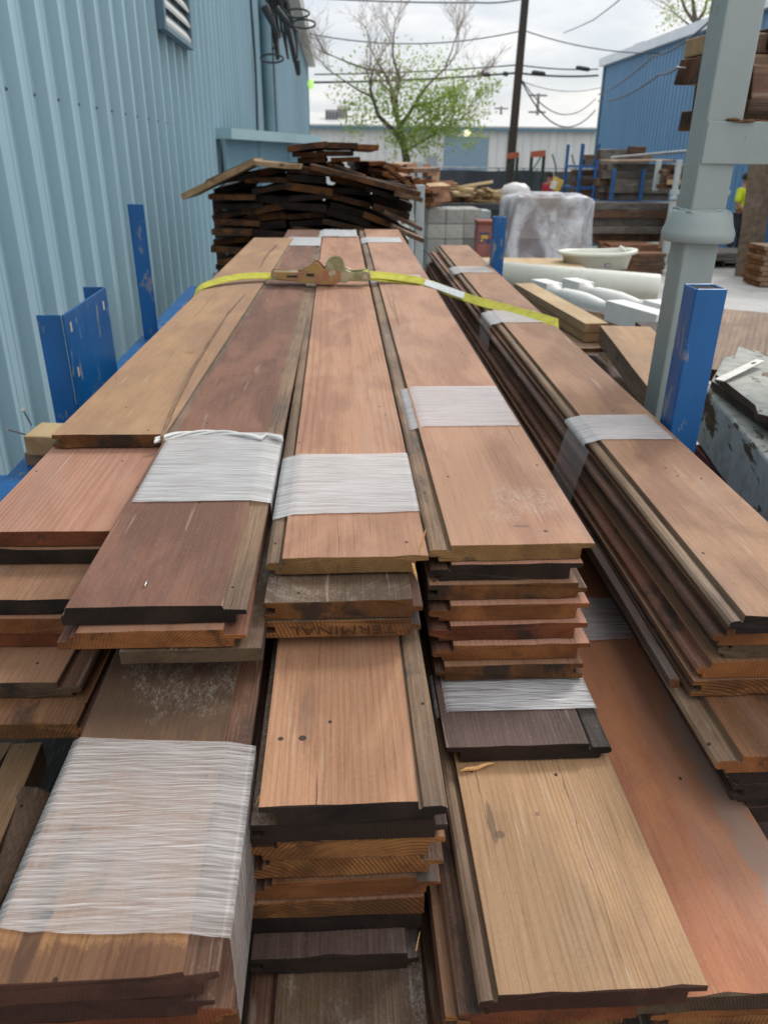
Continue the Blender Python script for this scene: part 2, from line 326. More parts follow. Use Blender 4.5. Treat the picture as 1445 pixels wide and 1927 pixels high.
def board_mesh(name, W_, L, t, kind, mirror, flip, mats, rs, rough_end=.0012, bow=0., skew=0., chips=None, lw=.026):
    rd = random.Random(rs); P = profile(kind, W_, t, mirror, flip, lw)
    # split the long top and bottom so that the outline can be worn a little
    Q = []
    for i, (x, z, m) in enumerate(P):
        x2, z2, _ = P[(i+1) % len(P)]; Q.append((x, z, m)); n = int(math.hypot(x2-x, z2-z)/.022)
        for k in range(1, n): Q.append((x+(x2-x)*k/n, z+(z2-z)*k/n, m))
    if chips is None: chips = [(rd.uniform(.01, W_-.01), rd.uniform(.003,.012), rd.uniform(.001,.005)) for _ in range(rd.randint(1,4))]
    np_ = len(Q); ys = [0, .003, .008, .02, .045, .08]; y = .12
    while y < L-.1: ys.append(y); y += .05 if y < .6 else .14
    ys.append(L); V = []; F = []; M = []
    sd_ = rd.random()*100
    for j, yy in enumerate(ys):
        for i, (x, z, m) in enumerate(Q):
            xx = x-W_/2; zz = z
            s1 = mnoise.noise(Vector((sd_+x*30, yy*6, z*200)))
            dx_ = .0006*s1; dz_ = .0003*mnoise.noise(Vector((sd_+x*12, yy*3, 7)))
            yo = 0
            if yy < .03:
                k = 1-yy/.03
                yo = k*(rough_end*mnoise.noise(Vector((sd_+x*160, z*160, 3)))*1.6 + skew*(x-W_/2))
                if chips:
                    for cx_, cw, cd in chips:
                        if abs(x-cx_) < cw: yo += k*cd*(1-abs(x-cx_)/cw)*(1 if z > -t*.5 else .2)
            if bow: zz += bow*sin(pi*min(1, yy/L))
            V.append((xx+dx_, yy+yo, zz+dz_))
    for j in range(len(ys)-1):
        for i in range(np_):
            k = (i+1) % np_; a = j*np_
            F.append((a+i, a+k, a+np_+k, a+np_+i)); M.append(Q[i][2])
    F.append(tuple(range(np_))[::-1]); M.append(1); b = (len(ys)-1)*np_
    F.append(tuple(range(b, b+np_))); M.append(1)
    me = bpy.data.meshes.new(name); me.from_pydata(V, [], F)
    for mm in mats: me.materials.append(mm)
    me.polygons.foreach_set('material_index', M); me.update(); return me
GROUPS = 'milled siding boards in the strapped load'
def board(label, w, near, far=None, L=None, t=.0225, face='brown', end='brown', lip='tan', kind='S', mirror=False, flip=False,
          uw=None, yaw=0, name='siding_board', cat='board', group=GROUPS, **kw):
    """near=(xl, xr, y) of the top near edge; far=(xl, y) of the far left corner; w = level of the top below the camera"""
    xl, xr, yy = near; u0, v0 = bp(xl, yy, w); u1, v1 = bp(xr, yy, w)
    vm = (v0+v1)/2; wd = uw if uw else u1-u0
    if far:
        fu, fv = bp(far[0], far[1], w); d = Vector((fu-u0, fv-vm, 0)); ln = L or d.length; d.normalize()
    else: d = Vector((sin(yaw), cos(yaw), 0)); ln = L or 3.3
    r = Vector((d.y, -d.x, 0)); rot = Matrix((r, d, Vector((0, 0, 1)))).transposed()
    mats = [FM[face], EM[end], LM[lip]]
    me = board_mesh(name, wd, ln, t, kind, mirror, flip, mats, len(label)*3+int(w*1000)+int(xl), **kw)
    ob = bpy.data.objects.new(name, me); COL.objects.link(ob)
    c = Vector((u0, vm, -w)) + r*(wd/2)
    ob.matrix_world = Matrix.Translation(CAMP) @ BM.to_4x4() @ Matrix.Translation(c) @ rot.to_4x4()
    b = ob.modifiers.new('bevel', 'BEVEL'); b.width = .0007; b.segments = 1; b.limit_method = 'ANGLE'; b.angle_limit = radians(50)
    tag(ob, label, cat, group); return ob

YD = dict(kind='S')
# --- bundle one (far left, against the wall)
board('tan weathered board on top of the leftmost stack, nearest the blue wall', .452, (98,302,817), (478,447), kind='G', face='tan', end='brown', lip='tan', uw=.198, skew=.02, rough_end=.002, chips=[(.05,.004,.006),(.11,.003,.004)])
A = [ # w, near xl, near xr, y, face, end, kind, mirror, label
 (.4765, -52, 222, 998, 'pink', 'red', 'P', False, 'pink board with pale grain lines just under the tan board on the leftmost stack'),
 (.500, -70, 208, 1032, 'brown', 'black', 'P', False, 'board with black sawn end under the pink board on the leftmost stack'),
 (.524, -95, 190, 1127, 'brown', 'black', 'P', False, 'tan brown board with dark fine grained end jutting out of the leftmost stack'),
 (.5475, -100, 190, 1163, 'rose', 'orange', 'G', False, 'orange ended board fourth from the bottom of the leftmost stack'),
 (.5705, -100, 200, 1188, 'brown', 'red', 'G', False, 'red brown ended board above the stepped board of the leftmost stack'),
 (.594, -165, 152, 1284, 'brown', 'grey', 'S', True, 'tan board with a double grooved right edge low in the leftmost stack'),
 (.6185, -150, 165, 1362, 'honey', 'gold', 'G', False, 'honey brown board at the bottom of the leftmost stack over the pale lumber'),
]
for w_, a_, b_, y_, f_, e_, k_, mi, lb in A:
    board(lb, w_, (a_, b_, y_), face=f_, end=e_, kind=k_, mirror=mi, lip='brown', L=2.85, rough_end=.0015, yaw=.019)
# --- bundle two
board('dark maroon brown board with a staple, topping the second stack from the left', .460, (112,478,1141), (540,432), kind='M', face='maroon', end='black', lip='tan', L=3.6, uw=.2, rough_end=.0012)
board('reddish ended board right under the maroon board of the second stack', .4835, (104,478,1187), (536,440), kind='N', face='rose', end='orange', lip='red', L=3.5, uw=.204)
board('thin grey brown board third from the top of the second stack', .507, (225,492,1222), None, kind='P', face='dusty', end='grey', lip='dark', t=.018, L=3.3)
# --- bundle three
board('rose board with fine parallel grain topping the third stack, splinters at its corner', .460, (499,805,1049), (600,443), kind='S', face='pinkring', end='tan', lip='tan', uw=.198, lw=.019)
board('dark dusty board jutting from the shade under the rose board of the third stack', .486, (497,797,1132), None, kind='G', flip=True, face='dusty', end='brown', lip='brown', t=.0235)
TB = board('board stamped TERMINAL upside down on its orange sawn end, third stack', .5105, (497,793,1168), None, kind='G', face='dusty', end='gold', lip='brown', t=.023)
# --- bundle four
D = [
 (.458, 806,1122,1025,'rose','tan','S',False,'smooth rose board with a pale smudge topping the fourth stack'),
 (.4815, 808,1100,1062,'pink','black','S',False,'board with charred black end second from the top of the fourth stack'),
 (.505, 805,1108,1099,'brown','brown','G',False,'brown ended board third from the top of the fourth stack'),
 (.5285, 806,1112,1138,'pink','orange','S',False,'red orange board fourth from the top of the fourth stack'),
 (.552, 806,1108,1176,'pink','red','S',False,'dark red ended board fifth from the top of the fourth stack'),
 (.5755, 812,1113,1214,'pink','orange','S',False,'orange ended board sixth from the top of the fourth stack'),
 (.599, 818,1100,1252,'brown','brown','G',True,'rough brown ended board at the bottom of the fourth stack, above the film band'),
]
for i, (w_, a_, b_, y_, f_, e_, k_, mi, lb) in enumerate(D):
    board(lb, w_, (a_, b_, y_), (675, 430) if i == 0 else None, face='smudge' if i == 0 else f_, end=e_, kind=k_, mirror=mi, lip='tan' if i == 0 else 'brown', L=3.5)
# --- lower load: second stack
board('stained honey brown board wrapped in wide clear film at the bottom left', .553, (-62,408,1846), None, kind='M', face='honeyfront', end='umber', lip='brown', L=2.6, t=.024, chips=[(.17,.02,.012)])
board('dark brown ended board directly under the wide film wrapped board', .578, (-70,402,1884), None, kind='N', face='brown', end='umber', lip='brown', L=2.5, t=.024)
for i, (dx, dy, e) in enumerate(((14,36,'red'),(30,40,'orange'),(34,62,'brown'),(44,72,'orange'),(30,120,'red'),(40,150,'gold'))):
    board('edge of a %s ended board, %s below the wide film wrapped board' % (('red','orange','brown','amber','dark red','gold')[i], ('second','third','fourth','fifth','sixth','seventh')[i]),
          .603+.025*i, (-40, 428+dx//2, 1888+dy//3), None, kind=('N','G','P','G','S','G')[i], face='brown', end=e, lip='brown', L=2.5, t=.0235)
# --- lower load: third stack
board('straw brown board with a long split along its right edge, black end, centre front', .548, (486,845,1514), None, kind='S', mirror=True, face='cwood', end='black', lip='tan', L=2.9, t=.0235, rough_end=.0016)
Cq = [
 (.5735, 470,845,1548,'dusty','black','G','black ended board with wax spot second in the centre front stack'),
 (.599, 466,840,1582,'brown','gold','S','light gold ended board third in the centre front stack'),
 (.624, 464,838,1616,'brown','gold','N','board with curved growth rings on its end, fourth in the centre front stack'),
 (.649, 468,832,1656,'hwood','orange','N','orange ended board fifth in the centre front stack'),
 (.674, 462,800,1694,'brown','gold','P','gold ended board with saw marks sixth in the centre front stack'),
 (.698, 463,795,1722,'dark','black','P','flat black ended board seventh in the centre front stack'),
 (.722, 470,790,1800,'dark','black','G','dark umber board jutting out near the bottom of the centre front stack'),
]
for w_, a_, b_, y_, f_, e_, k_, lb in Cq:
    board(lb, w_, (a_, b_, y_), None, face=f_, end=e_, kind=k_, lip='dark' if e_ == 'black' else 'brown', L=2.8, t=.0235)
board('dusty brown board cut off by the bottom edge of the picture, centre front', .7465, (452,812,1990), None, kind='S', face='dusty', end='brown', lip='brown', L=2.9)
# --- lower load: fourth stack
board('dark umber board with film band, black end, under the fourth stack', .6265, (838,1156,1403), None, kind='S', face='dark', end='black', lip='dark', L=2.9, mirror=True)
board('golden tan board with grooved left edge at the bottom right front', .6505, (900,1338,1866), None, kind='S', face='ewood', end='umber', lip='tan', L=2.7, mirror=False, chips=[(.17,.006,.006)], lw=.015)
board('smooth orange board with grey blotched right edge at the bottom right', .675, (1120,1560,1874), None, kind='P', face='orange', end='grey', lip='tan', L=2.6, uw=.235)
Eq = [(.675, 860,1218,1893,'S','red','hwood'),(.699, 835,1215,1905,'G','gold','brown'),(.723, 868,1230,1860,'S','brown','brown'),(.747, 842,1220,1835,'G','gold','brown'),(.771, 815,1200,1950,'S','brown','brown'),(.795, 800,1200,1975,'G','brown','brown')]
for i, (w_, a_, b_, y_, k_, e_, f_) in enumerate(Eq):
    board('brown board edge %s below the golden tan board at the front' % ('directly','second','third','fourth','fifth','sixth')[i], w_, (a_, b_, y_), None, kind=k_, face=f_, end=e_, lip='brown', L=2.6, uw=.175)
for i in range(3):
    board('amber ended board %s beneath the orange board at the bottom right corner' % ('directly','second','third')[i], .7+.0245*i, (1228+6*i, 1600, 1884+20*i), None, kind='G', face='brown', end=('orange','gold','brown')[i], lip='brown', L=2.5, uw=.2)
# --- bundle five on the right
board('matte brown board with dark groove topping the right stack', .460, (1372,1760,1157), (840,487), kind='S', face='gbrown', end='black', lip='tan', uw=.152, L=3.05, lw=.015)
Gq = [(.4835,1340,1180,'S','orange','brown'),(.507,1350,1204,'S','grey','dark'),(.5305,1310,1242,'S','orange','red'),(.554,1300,1276,'G','gold','brown')]
GL = ['dark edged board second from the top of the right stack','grey ended board third from the top of the right stack','orange ended board fourth from the top of the right stack','gold ended board fifth from the top of the right stack']
for i, (w_, a_, y_, k_, e_, l_) in enumerate(Gq):
    board(GL[i], w_, (a_, 1760, y_), None, kind=k_, face='brown', end=e_, lip=l_, uw=.16, L=3.0, **({'lw':.014} if k_ == 'S' else {}))
board('narrow dark board leaning at the lower left of the right stack', .562, (1262,1300,1280), (830,560), kind='P', face='dark', end='brown', lip='dark', uw=.012, L=2.6, t=.012)
board('scuffed brown board with a torn left lip jutting out under the right stack', .5785, (1345,1760,1420), None, kind='S', face='hwood', end='orange', lip='tan', uw=.18, L=2.8)
for i in range(4):
    board('dark shaded board %s under the scuffed board of the right stack' % ('first','second','third','fourth')[i], .603+.0245*i, (1368+9*i, 1800, 1440+22*i+(9 if i % 2 else 0)), None, kind='SG'[i % 2], face='dark', end='black', lip='dark', uw=.17, L=2.7)

# --- TERMINAL stamped on the end, upside down
def text_mesh(s, size, depth, mat, name='lettering'):
    c = bpy.data.curves.new(name, 'FONT'); c.body = s; c.size = size; c.extrude = depth; c.align_x = 'CENTER'; c.align_y = 'CENTER'; c.resolution_u = 3; c.offset = -.00028
    o = bpy.data.objects.new(name, c); COL.objects.link(o); bpy.context.view_layer.update()
    me = bpy.data.meshes.new_from_object(o); bpy.data.objects.remove(o); me.materials.clear(); me.materials.append(mat)
    ob = bpy.data.objects.new(name, me); COL.objects.link(ob); return ob
INK = simple('faded_black_ink', L_(66,44,26), .85, var=.5, scale=60)
tx = text_mesh('TERMINAL', .0215, .0002, INK); tx.parent = TB
tx.matrix_local = Matrix.Translation((.000, -.0016, -.0118)) @ Matrix.Rotation(radians(90), 4, 'X') @ Matrix.Rotation(pi, 4, 'Z') @ Matrix.Diagonal((1.25, .8, 1, 1))

# ------------------------------------------------------------------ stretch film
def film_mat(name, dens=.75, tint=(.80,.80,.80), lo=.66, hi=1.22):
    m, a = newmat(name); P = a.obj(); x, y, z = a.sep(P)[:3]
    wv = a.noise(a.scale(P, (14, 14, 14)), 1, 2)
    yy = a.m('ADD', y, a.m('MULTIPLY', a.m('SUBTRACT', wv, .5), .005))
    Q = a.comb(a.m('MULTIPLY', x, 5), a.m('MULTIPLY', yy, 560), a.m('MULTIPLY', z, 5))
    s1 = a.noise(Q, 1, 4, .65); Q2 = a.comb(a.m('MULTIPLY', x, 4), a.m('MULTIPLY', a.m('ADD', yy, a.m('MULTIPLY', x, .12)), 190), a.m('MULTIPLY', z, 4)); s2 = a.noise(Q2, 1, 3, .6)
    big = a.noise(a.scale(P, (9, 16, 9)), 1, 3)
    s3 = a.noise(a.comb(a.m('MULTIPLY', x, 7), a.m('MULTIPLY', yy, 900), a.m('MULTIPLY', z, 7)), 1, 2)
    t_ = a.m('ADD', a.m('ADD', a.m('MULTIPLY', s1, .36), a.m('MULTIPLY', s2, .26)), a.m('ADD', a.m('MULTIPLY', big, .20), a.m('MULTIPLY', s3, .22)))
    ob1 = a.noise(a.comb(a.m('MULTIPLY', x, 16), a.m('MULTIPLY', a.m('ADD', yy, a.m('MULTIPLY', x, .16)), 240), 0), 1, 3, .6); ob2 = a.noise(a.comb(a.m('MULTIPLY', x, 12), a.m('MULTIPLY', a.m('SUBTRACT', yy, a.m('MULTIPLY', x, .10)), 330), 3), 1, 3, .6)
    ob = a.m('MULTIPLY', a.m('ADD', ob1, ob2), .5)
    t_ = a.m('ADD', a.m('MULTIPLY', t_, .72), a.m('MULTIPLY', ob, .28))
    al = a.step(t_, .38, .66, dens*lo, min(1, dens*hi))
    col = a.mix(a.step(s1, .42, .66), tuple(c*.86 for c in tint), tuple(min(1, c*1.08) for c in tint))
    a.out(col, .26, a.m('ADD', a.m('ADD', s1, ob), a.m('ADD', a.m('MULTIPLY', s2, .7), a.m('MULTIPLY', s3, .4))), .5, .0010, spec=.5, alpha=al); return m
FILM = film_mat('stretch_film', .66, (.71,.70,.69), .58, 1.35); FILMC = film_mat('clear_stretch_film', .56, (.74,.73,.74)); FILMW = film_mat('wide_clear_film', .42, (.64,.60,.58), .42, 1.75); FILMS = film_mat('shiny_clear_film', .5, (.70,.68,.68), .3, 1.9); FILMT = film_mat('thin_stretch_film', .22, (.62,.62,.63))
def film(label, path, v0, v1, mat=FILM, edge=.005, seed=1, slope=0, kind_='stretch film', group='stretch film bands', wr=.00045, ny=None, sag=None):
    """path = list of (u, w) around the bundle; the band runs from v0 (near) to v1 (far)"""
    rd = random.Random(seed); pts = []
    for i in range(len(path)-1):
        a = Vector(path[i]); b = Vector(path[i+1]); n = max(1, int((b-a).length/.006))
        pts += [a+(b-a)*k/n for k in range(n)]
    pts.append(Vector(path[-1])); ny = ny or max(8, int((v1-v0)/.006))
    uc = sum(p.x for p in path_as(path))/len(path); c = Vector((uc, (v0+v1)/2, -path[len(path)//2][1]))
    V = []; F = []
    for i, p in enumerate(pts):
        s = i/(len(pts)-1)
        e0 = v0+slope*(p.x-uc)+edge*mnoise.noise(Vector((i*.05, seed*3.1, 0)))+edge*.25*mnoise.noise(Vector((i*.4, seed*7.7, 0)))
        e1 = v1+slope*(p.x-uc)+edge*mnoise.noise(Vector((i*.04, seed*5.3, 9)))
        for j in range(ny+1):
            q = e0+(e1-e0)*j/ny
            hh = wr*mnoise.noise(Vector((p.x*14, q*240, seed)))+wr*.8*mnoise.noise(Vector((p.x*30, q*70+p.x*20, seed+4)))
            V.append((p.x-c.x, q-c.y, -p.y-c.z+abs(hh)+.0006))
    for i in range(len(pts)-1):
        for j in range(ny): a = i*(ny+1)+j; F.append((a, a+ny+1, a+ny+2, a+1))
    me = bpy.data.meshes.new('stretch_film'); me.from_pydata(V, [], F); me.materials.append(mat)
    me.polygons.foreach_set('use_smooth', [True]*len(F)); me.update()
    ob = bpy.data.objects.new('stretch_film', me); COL.objects.link(ob)
    ob.matrix_world = Matrix.Translation(CAMP) @ BM.to_4x4() @ Matrix.Translation(c)
    tag(ob, label, kind_, group); return ob
def path_as(p): return [Vector(q) for q in p]
def band(x0, x1, y, w): a = bp(x0, y, w); b = bp(x1, y, w); return a[0], b[0], (a[1]+b[1])/2
e_ = .0015
def wrap(label, w, near, far_y, left_drop=.10, right_drop=.06, lip=.026, lipz=.006, liprt=0., out=.0022, grow=0., **kw):
    u0, u1, v0 = band(near[0], near[1], near[2], w); v1 = bp(near[0], far_y, w)[1]
    u0 -= grow; u1 += grow
    p = [(u0-out-.001, w+left_drop), (u0-out, w+lipz), (u0+lip, w-e_), (u1-liprt, w-e_), (u1+out, w+(.003 if not liprt else .0035)), (u1+out+.001, w+right_drop)]
    return film(label, p, v0, v1, **kw)
# bands of film round the bundles
wrap('wide film band with a twisted rope edge round the maroon second stack', .460, (112,481,0) and (242,506,945), 818, lip=.007, lipz=.006, liprt=.024, seed=2, mat=FILM, edge=.003)
wrap('torn edged film band on the rose board of the third stack', .460, (516,789,968), 857, seed=3, edge=.006, mat=FILM, slope=.02)
wrap('film band round the fourth stack between strap and smudged end', .458, (772,978,803), 729, seed=4, lip=.026, edge=.003, mat=FILMC, left_drop=.12)
wrap('wide clear film around the stained board at bottom left', .553, (-6,418,1757), 1410, seed=5, lip=.006, lipz=.003, left_drop=.08, right_drop=.11, liprt=.026, edge=.009, mat=FILMW, wr=.00025, slope=-.06, grow=.004)
wrap('shiny film band on the dark umber board under the fourth stack', .6265, (826,1122,1338), 1262, seed=6, lip=.012, lipz=.009, left_drop=.08, edge=.0015, mat=FILMS, out=.003)
wrap('loose crinkled film across the orange board beside the right stack', .675, (1030,1216,1206), 1128, seed=7, lip=.004, edge=.006, mat=FILMS, wr=.0012)
wrap('film band round the right stack beside the blue post', .460, (1103,1268,829), 783, seed=8, edge=.002, mat=FILMC, left_drop=.012, right_drop=.05)
# its flap hanging down the side of the stack is thin and clear
u0, u1, v0 = band(1103,1268,829,.46); v1 = bp(1080,783,.46)[1]
film('thin clear film tail down the side of the right stack', [(u0-.004,.468),(u0-.012,.50),(u0-.020,.54),(u0-.030,.60)], v0-.03, v1-.03, mat=film_mat('thin_clear_film',.38,(.50,.46,.46)), seed=18, edge=.003, wr=.0004)
wrap('film band round the middle of the right stack near the strap', .460, (924,1030,608), 586, seed=9, edge=.003, mat=FILMC, left_drop=.14)
wrap('film band round the far end of the right stack by the thin blue post', .460, (855,930,514), 502, seed=10, edge=.003, mat=FILMC, left_drop=.12)
wrap('white film band round the far end of the second stack', .460, (527,601,463), 447, seed=11, edge=.006, mat=film_mat('milky_film',1.0,(.8,.8,.8)), ny=30)
wrap('crumpled white film over the far end of the third stack', .458, (600,672,446), 433, seed=12, edge=.02, mat=bpy.data.materials['milky_film'], ny=30, wr=.004)
wrap('white film band round the far end of the fourth stack', .458, (681,757,457), 447, seed=13, edge=.004, mat=bpy.data.materials['milky_film'], ny=30)
wrap('film band of the fourth stack half under the yellow strap', .458, (699,797,531), 518, seed=14, edge=.004, mat=FILMC, ny=40)
# twisted film rope along the upper edge of the second stack's band
mb = MB(); rr = random.Random(3)
for q in range(4):
    pts = []
    for i in range(25):
        s = i/24; x = 292+(532-292)*s; y = 830-16*sin(pi*min(1, s*1.15))**.7 if s < .85 else 818+8*(s-.85)/.15
        u, v = bp(x, y, .456); pts.append(BW(u, v+.004*sin(s*9+q*1.6), .4575-.003*sin(s*11+q*2)-.0015))
    mb.tube(pts, .0022, 6)
ob = mb.build('film_rope', simple('rolled_white_film', (.70,.69,.67), .35, spec=.5), origin=BW(-.2, 1.23, .456))
tag(ob, 'rolled rope of white film along the back edge of the second stack\'s band', 'stretch film', 'stretch film bands')

# ------------------------------------------------------------------ splinters, staple, peeled batten
SPL = simple('fresh_pale_splinter_wood', lin(222,170,110,.85), .7, var=.2, scale=60, stretch=(1,1,6))
def splinter(label, a, b, r, wp):
    mb = MB(); a = Vector(a); b = Vector(b); n = 6; pts = [a+(b-a)*i/n+Vector((0,0,.0012*sin(i*1.7))) for i in range(n+1)]
    mb.tube(pts, [r*.25, r*.8, r, r*1.05, r*.9, r*.6, r*.15], 5)
    tag(mb.build('wood_splinter', SPL, origin=(a+b)/2), label, 'splinter', 'loose wood splinters')
u, v = bp(865,1453,.648); u2, v2 = bp(930,1438,.648)
splinter('pale splinter lying on the golden tan board', BW(u,v,.6465), BW(u2,v2,.646), .0028, 0)
u, v = bp(794,1050,.46)
splinter('thin splinter sticking up at the corner of the third stack', BW(u-.002,v+.012,.458), BW(u+.006,v+.02,.430), .0014, 0)
splinter('yellow splinter hanging down from the corner of the third stack', BW(u-.012,v-.004,.464), BW(u-.006,v-.008,.487), .0022, 0)
u, v = bp(480,1480,.56)
splinter('long thin sliver between the wide film and the centre front stack', BW(u,v-.012,.575), BW(u+.018,v+.03,.556), .0010, 0)
u, v = bp(785,1800,.73)
splinter('grey sliver leaning in the gap low in the centre front stack', BW(u-.004,v,.742), BW(u+.004,v+.015,.712), .0009, 0)
STEEL = simple('bright_zinc_steel', (.62,.62,.60), .3, metal=1, var=.1, scale=40)
u, v = bp(276,1102,.46); mb = MB(); mb.tube([BW(u-.0005,v-.005,.4575), BW(u,v-.004,.4585-.002), BW(u,v+.004,.4585-.002), BW(u+.0005,v+.006,.4585)], .0009, 6)
st_ = mb.build('staple', STEEL, origin=BW(u,v,.459)); tag(st_, 'small shiny staple standing in the maroon board', 'staple')
# a thin batten bowed between the first and second stacks
mb = MB(); pts = []
for x, y in ((305,824),(330,765),(365,695),(398,640),(430,590),(462,553),(482,520),(492,498),(503,480),(520,463)):
    u, v = bp(x, y, .452); pts.append((u, v))
for i in range(len(pts)-1):
    (a, b), (c, d) = pts[i], pts[i+1]; s0 = .0022; hh = lambda k: .004*sin(k*.8)
    mb.hexa([BW(a-s0,b,.485),BW(a+s0,b,.485),BW(c+s0,d,.485),BW(c-s0,d,.485)], [BW(a-s0,b,.449-hh(i)),BW(a+s0,b,.449-hh(i)),BW(c+s0,d,.449-hh(i+1)),BW(c-s0,d,.449-hh(i+1))])
tag(mb.build('wood_batten', LM['tan'], origin=BW(-.3,2,.46)), 'thin bowed strip of wood wedged between the leftmost and second stacks', 'wood strip')

# ------------------------------------------------------------------ ratchet strap
def web_mat(name, c):
    m, a = newmat(name); P = a.obj(); tcn = a.n('ShaderNodeTexCoord'); uv = a.sep(tcn.outputs['UV'])
    wv = a.m('MULTIPLY', a.m('SINE', a.m('MULTIPLY', uv[0], 2600)), a.m('SINE', a.m('MULTIPLY', uv[1], 130)))
    n = a.noise(P, 35, 4, .6)
    edge = a.m('MULTIPLY', a.step(a.m('ABSOLUTE', a.m('SUBTRACT', uv[1], .5)), .30, .33), a.step(a.m('ABSOLUTE', a.m('SUBTRACT', uv[1], .5)), .40, .37))
    col = a.mix(a.step(n, .35, .75), c, tuple(x*.72 for x in c))
    col = a.mix(a.m('MULTIPLY', edge, .35), col, tuple(x*.5 for x in c))
    col = a.mix(a.m('MULTIPLY', a.m('ABSOLUTE', wv), .25), col, tuple(x*.55 for x in c))
    a.out(col, .75, wv, .3, .0006, spec=.2); return m
YEL = web_mat('yellow_webbing', (.55,.51,.07)); 
def ribbon(mb, pts, wv, th=.0022, m=0):
    # pts: centre line; wv: width vectors
    n = len(pts); V = []; F = []
    for i in range(n):
        p = Vector(pts[i]); d = (Vector(pts[min(i+1,n-1)])-Vector(pts[max(0,i-1)])).normalized(); h = Vector(wv[i])/2; nn = d.cross(h).normalized()*th/2
        V += [p-h-nn, p+h-nn, p+h+nn, p-h+nn]
    for i in range(n-1):
        a = 4*i
        for k in range(4): k2 = (k+1) % 4; F.append((a+k, a+4+k, a+4+k2, a+k2))
    F.append((0,1,2,3)); F.append((4*n-1,4*n-2,4*n-3,4*n-4)); mb.add(V, F, m)
def strap_uv(ob, ctrl):
    me = ob.data; uvl = me.uv_layers.new(name='UVMap'); n = len(me.vertices)//4
    for li, l in enumerate(me.loops):
        vi = l.vertex_index; uvl.data[li].uv = (vi//4/max(1,n-1), 0 if vi % 4 in (0,3) else 1)
def smooth_pts(c, n=6):
    out = []
    for i in range(len(c)-1):
        p0 = c[max(0,i-1)]; p1 = c[i]; p2 = c[i+1]; p3 = c[min(len(c)-1,i+2)]
        for k in range(n):
            t = k/n; out.append(.5*((2*p1)+(-p0+p2)*t+(2*p0-5*p1+4*p2-p3)*t*t+(-p0+3*p1-3*p2+p3)*t**3))
    out.append(c[-1]); return out
root = empty('ratchet_strap', BW(0,2.6,.45), 'yellow ratchet tie down strap over the top of the boards', 'ratchet strap')
def child(mb, name, mats, bevel=0):
    ob = mb.build(name, mats, bevel=bevel); ob.parent = root; ob.matrix_parent_inverse = Matrix.Translation(-root.location); return ob
# left tail: up from behind the leftmost stack, arching to the ratchet
c = [Vector(q) for q in ((-.470,2.50,.62),(-.466,2.50,.50),(-.452,2.53,.452),(-.40,2.60,.438),(-.33,2.66,.432),(-.25,2.69,.434),(-.17,2.69,.440),(-.08,2.68,.444),(-.02,2.67,.447))]
sp_ = smooth_pts(c); pw = [BW(*p) for p in sp_]; wv = [BM @ Vector((0,.046,.012)) for _ in pw]
mb = MB(); ribbon(mb, pw, wv); o = child(mb, 'webbing', YEL); strap_uv(o, 1)
# right: double tail over the fourth stack, then down across the right stack
c = [Vector(q) for q in ((.095,2.68,.432),(.14,2.69,.440),(.20,2.70,.447),(.29,2.66,.452),(.36,2.50,.455),(.42,2.36,.455),(.50,2.22,.455),(.572,2.08,.4545),(.586,2.06,.468),(.590,2.055,.56),(.59,2.05,.66))]
sp_ = smooth_pts(c); pw = [BW(*p) for p in sp_]
wv = [BM @ Vector((.012*(1 if p.x > .25 else 0), .044, .016)) for p in sp_]
mb = MB(); ribbon(mb, pw, wv); o = child(mb, 'webbing', YEL); strap_uv(o, 1)
c = [Vector(q) for q in ((.095,2.68,.428),(.15,2.70,.434),(.21,2.70,.441),(.275,2.67,.446))]
sp_ = smooth_pts(c); pw = [BW(*p) for p in sp_]; mb = MB(); ribbon(mb, pw, [BM @ Vector((0,.046,.016)) for _ in pw]); o = child(mb, 'webbing_fold', YEL); strap_uv(o, 1); o['label'] = 'stitched folded end of the yellow webbing'
# white printed tag on the webbing
c = [Vector(q) for q in ((.285,2.655,.4475),(.33,2.57,.4505),(.385,2.435,.4515))]
sp_ = smooth_pts(c); pw = [BW(*p) for p in sp_]; mb = MB(); ribbon(mb, pw, [BM @ Vector((.010,.034,.013)) for _ in pw], th=.001); child(mb, 'care_tag', simple('white_vinyl_tag', (.72,.72,.70), .5, var=.15, scale=120))
def zinc(name, c1, c2, rough=.35):
    m, a = newmat(name); P = a.obj(); n = a.noise(P, 24, 4, .6, .5)
    a.out(a.mix(a.step(n, .38, .62), c1, c2), a.m('ADD', a.m('MULTIPLY', a.noise(P, 90, 2), .2), rough-.1), None, metal=.75, spec=.5); return m
ZP = zinc('pink_gold_zinc', (.42,.21,.15), (.46,.32,.13)); ZG = zinc('green_gold_zinc', (.30,.31,.16), (.50,.48,.34)); ZS = zinc('worn_zinc', (.60,.57,.48), (.30,.26,.14))
# local frame of the ratchet: X along the strap, Y across, Z up ; placed over the third stack
RT = Matrix.Translation(CAMP) @ BM.to_4x4() @ Matrix.Translation(Vector((-.065,2.66,-.448)))
def outl(pts, ys, th, m, name, label=None, parts=1):
    mb = MB(); T = RT @ Matrix.Rotation(radians(90), 4, 'X')
    for y in ys: mb.prism(pts, th, RT @ Matrix.Translation((0, y+th, 0)) @ Matrix.Rotation(radians(90), 4, 'X'))
    ob = child(mb, name, m, .0008)
    if label: ob['label'] = label
    return ob
def arc(cx, cy, r, a0, a1, n): return [(cx+r*cos(radians(a0+(a1-a0)*i/n)), cy+r*sin(radians(a0+(a1-a0)*i/n))) for i in range(n+1)]
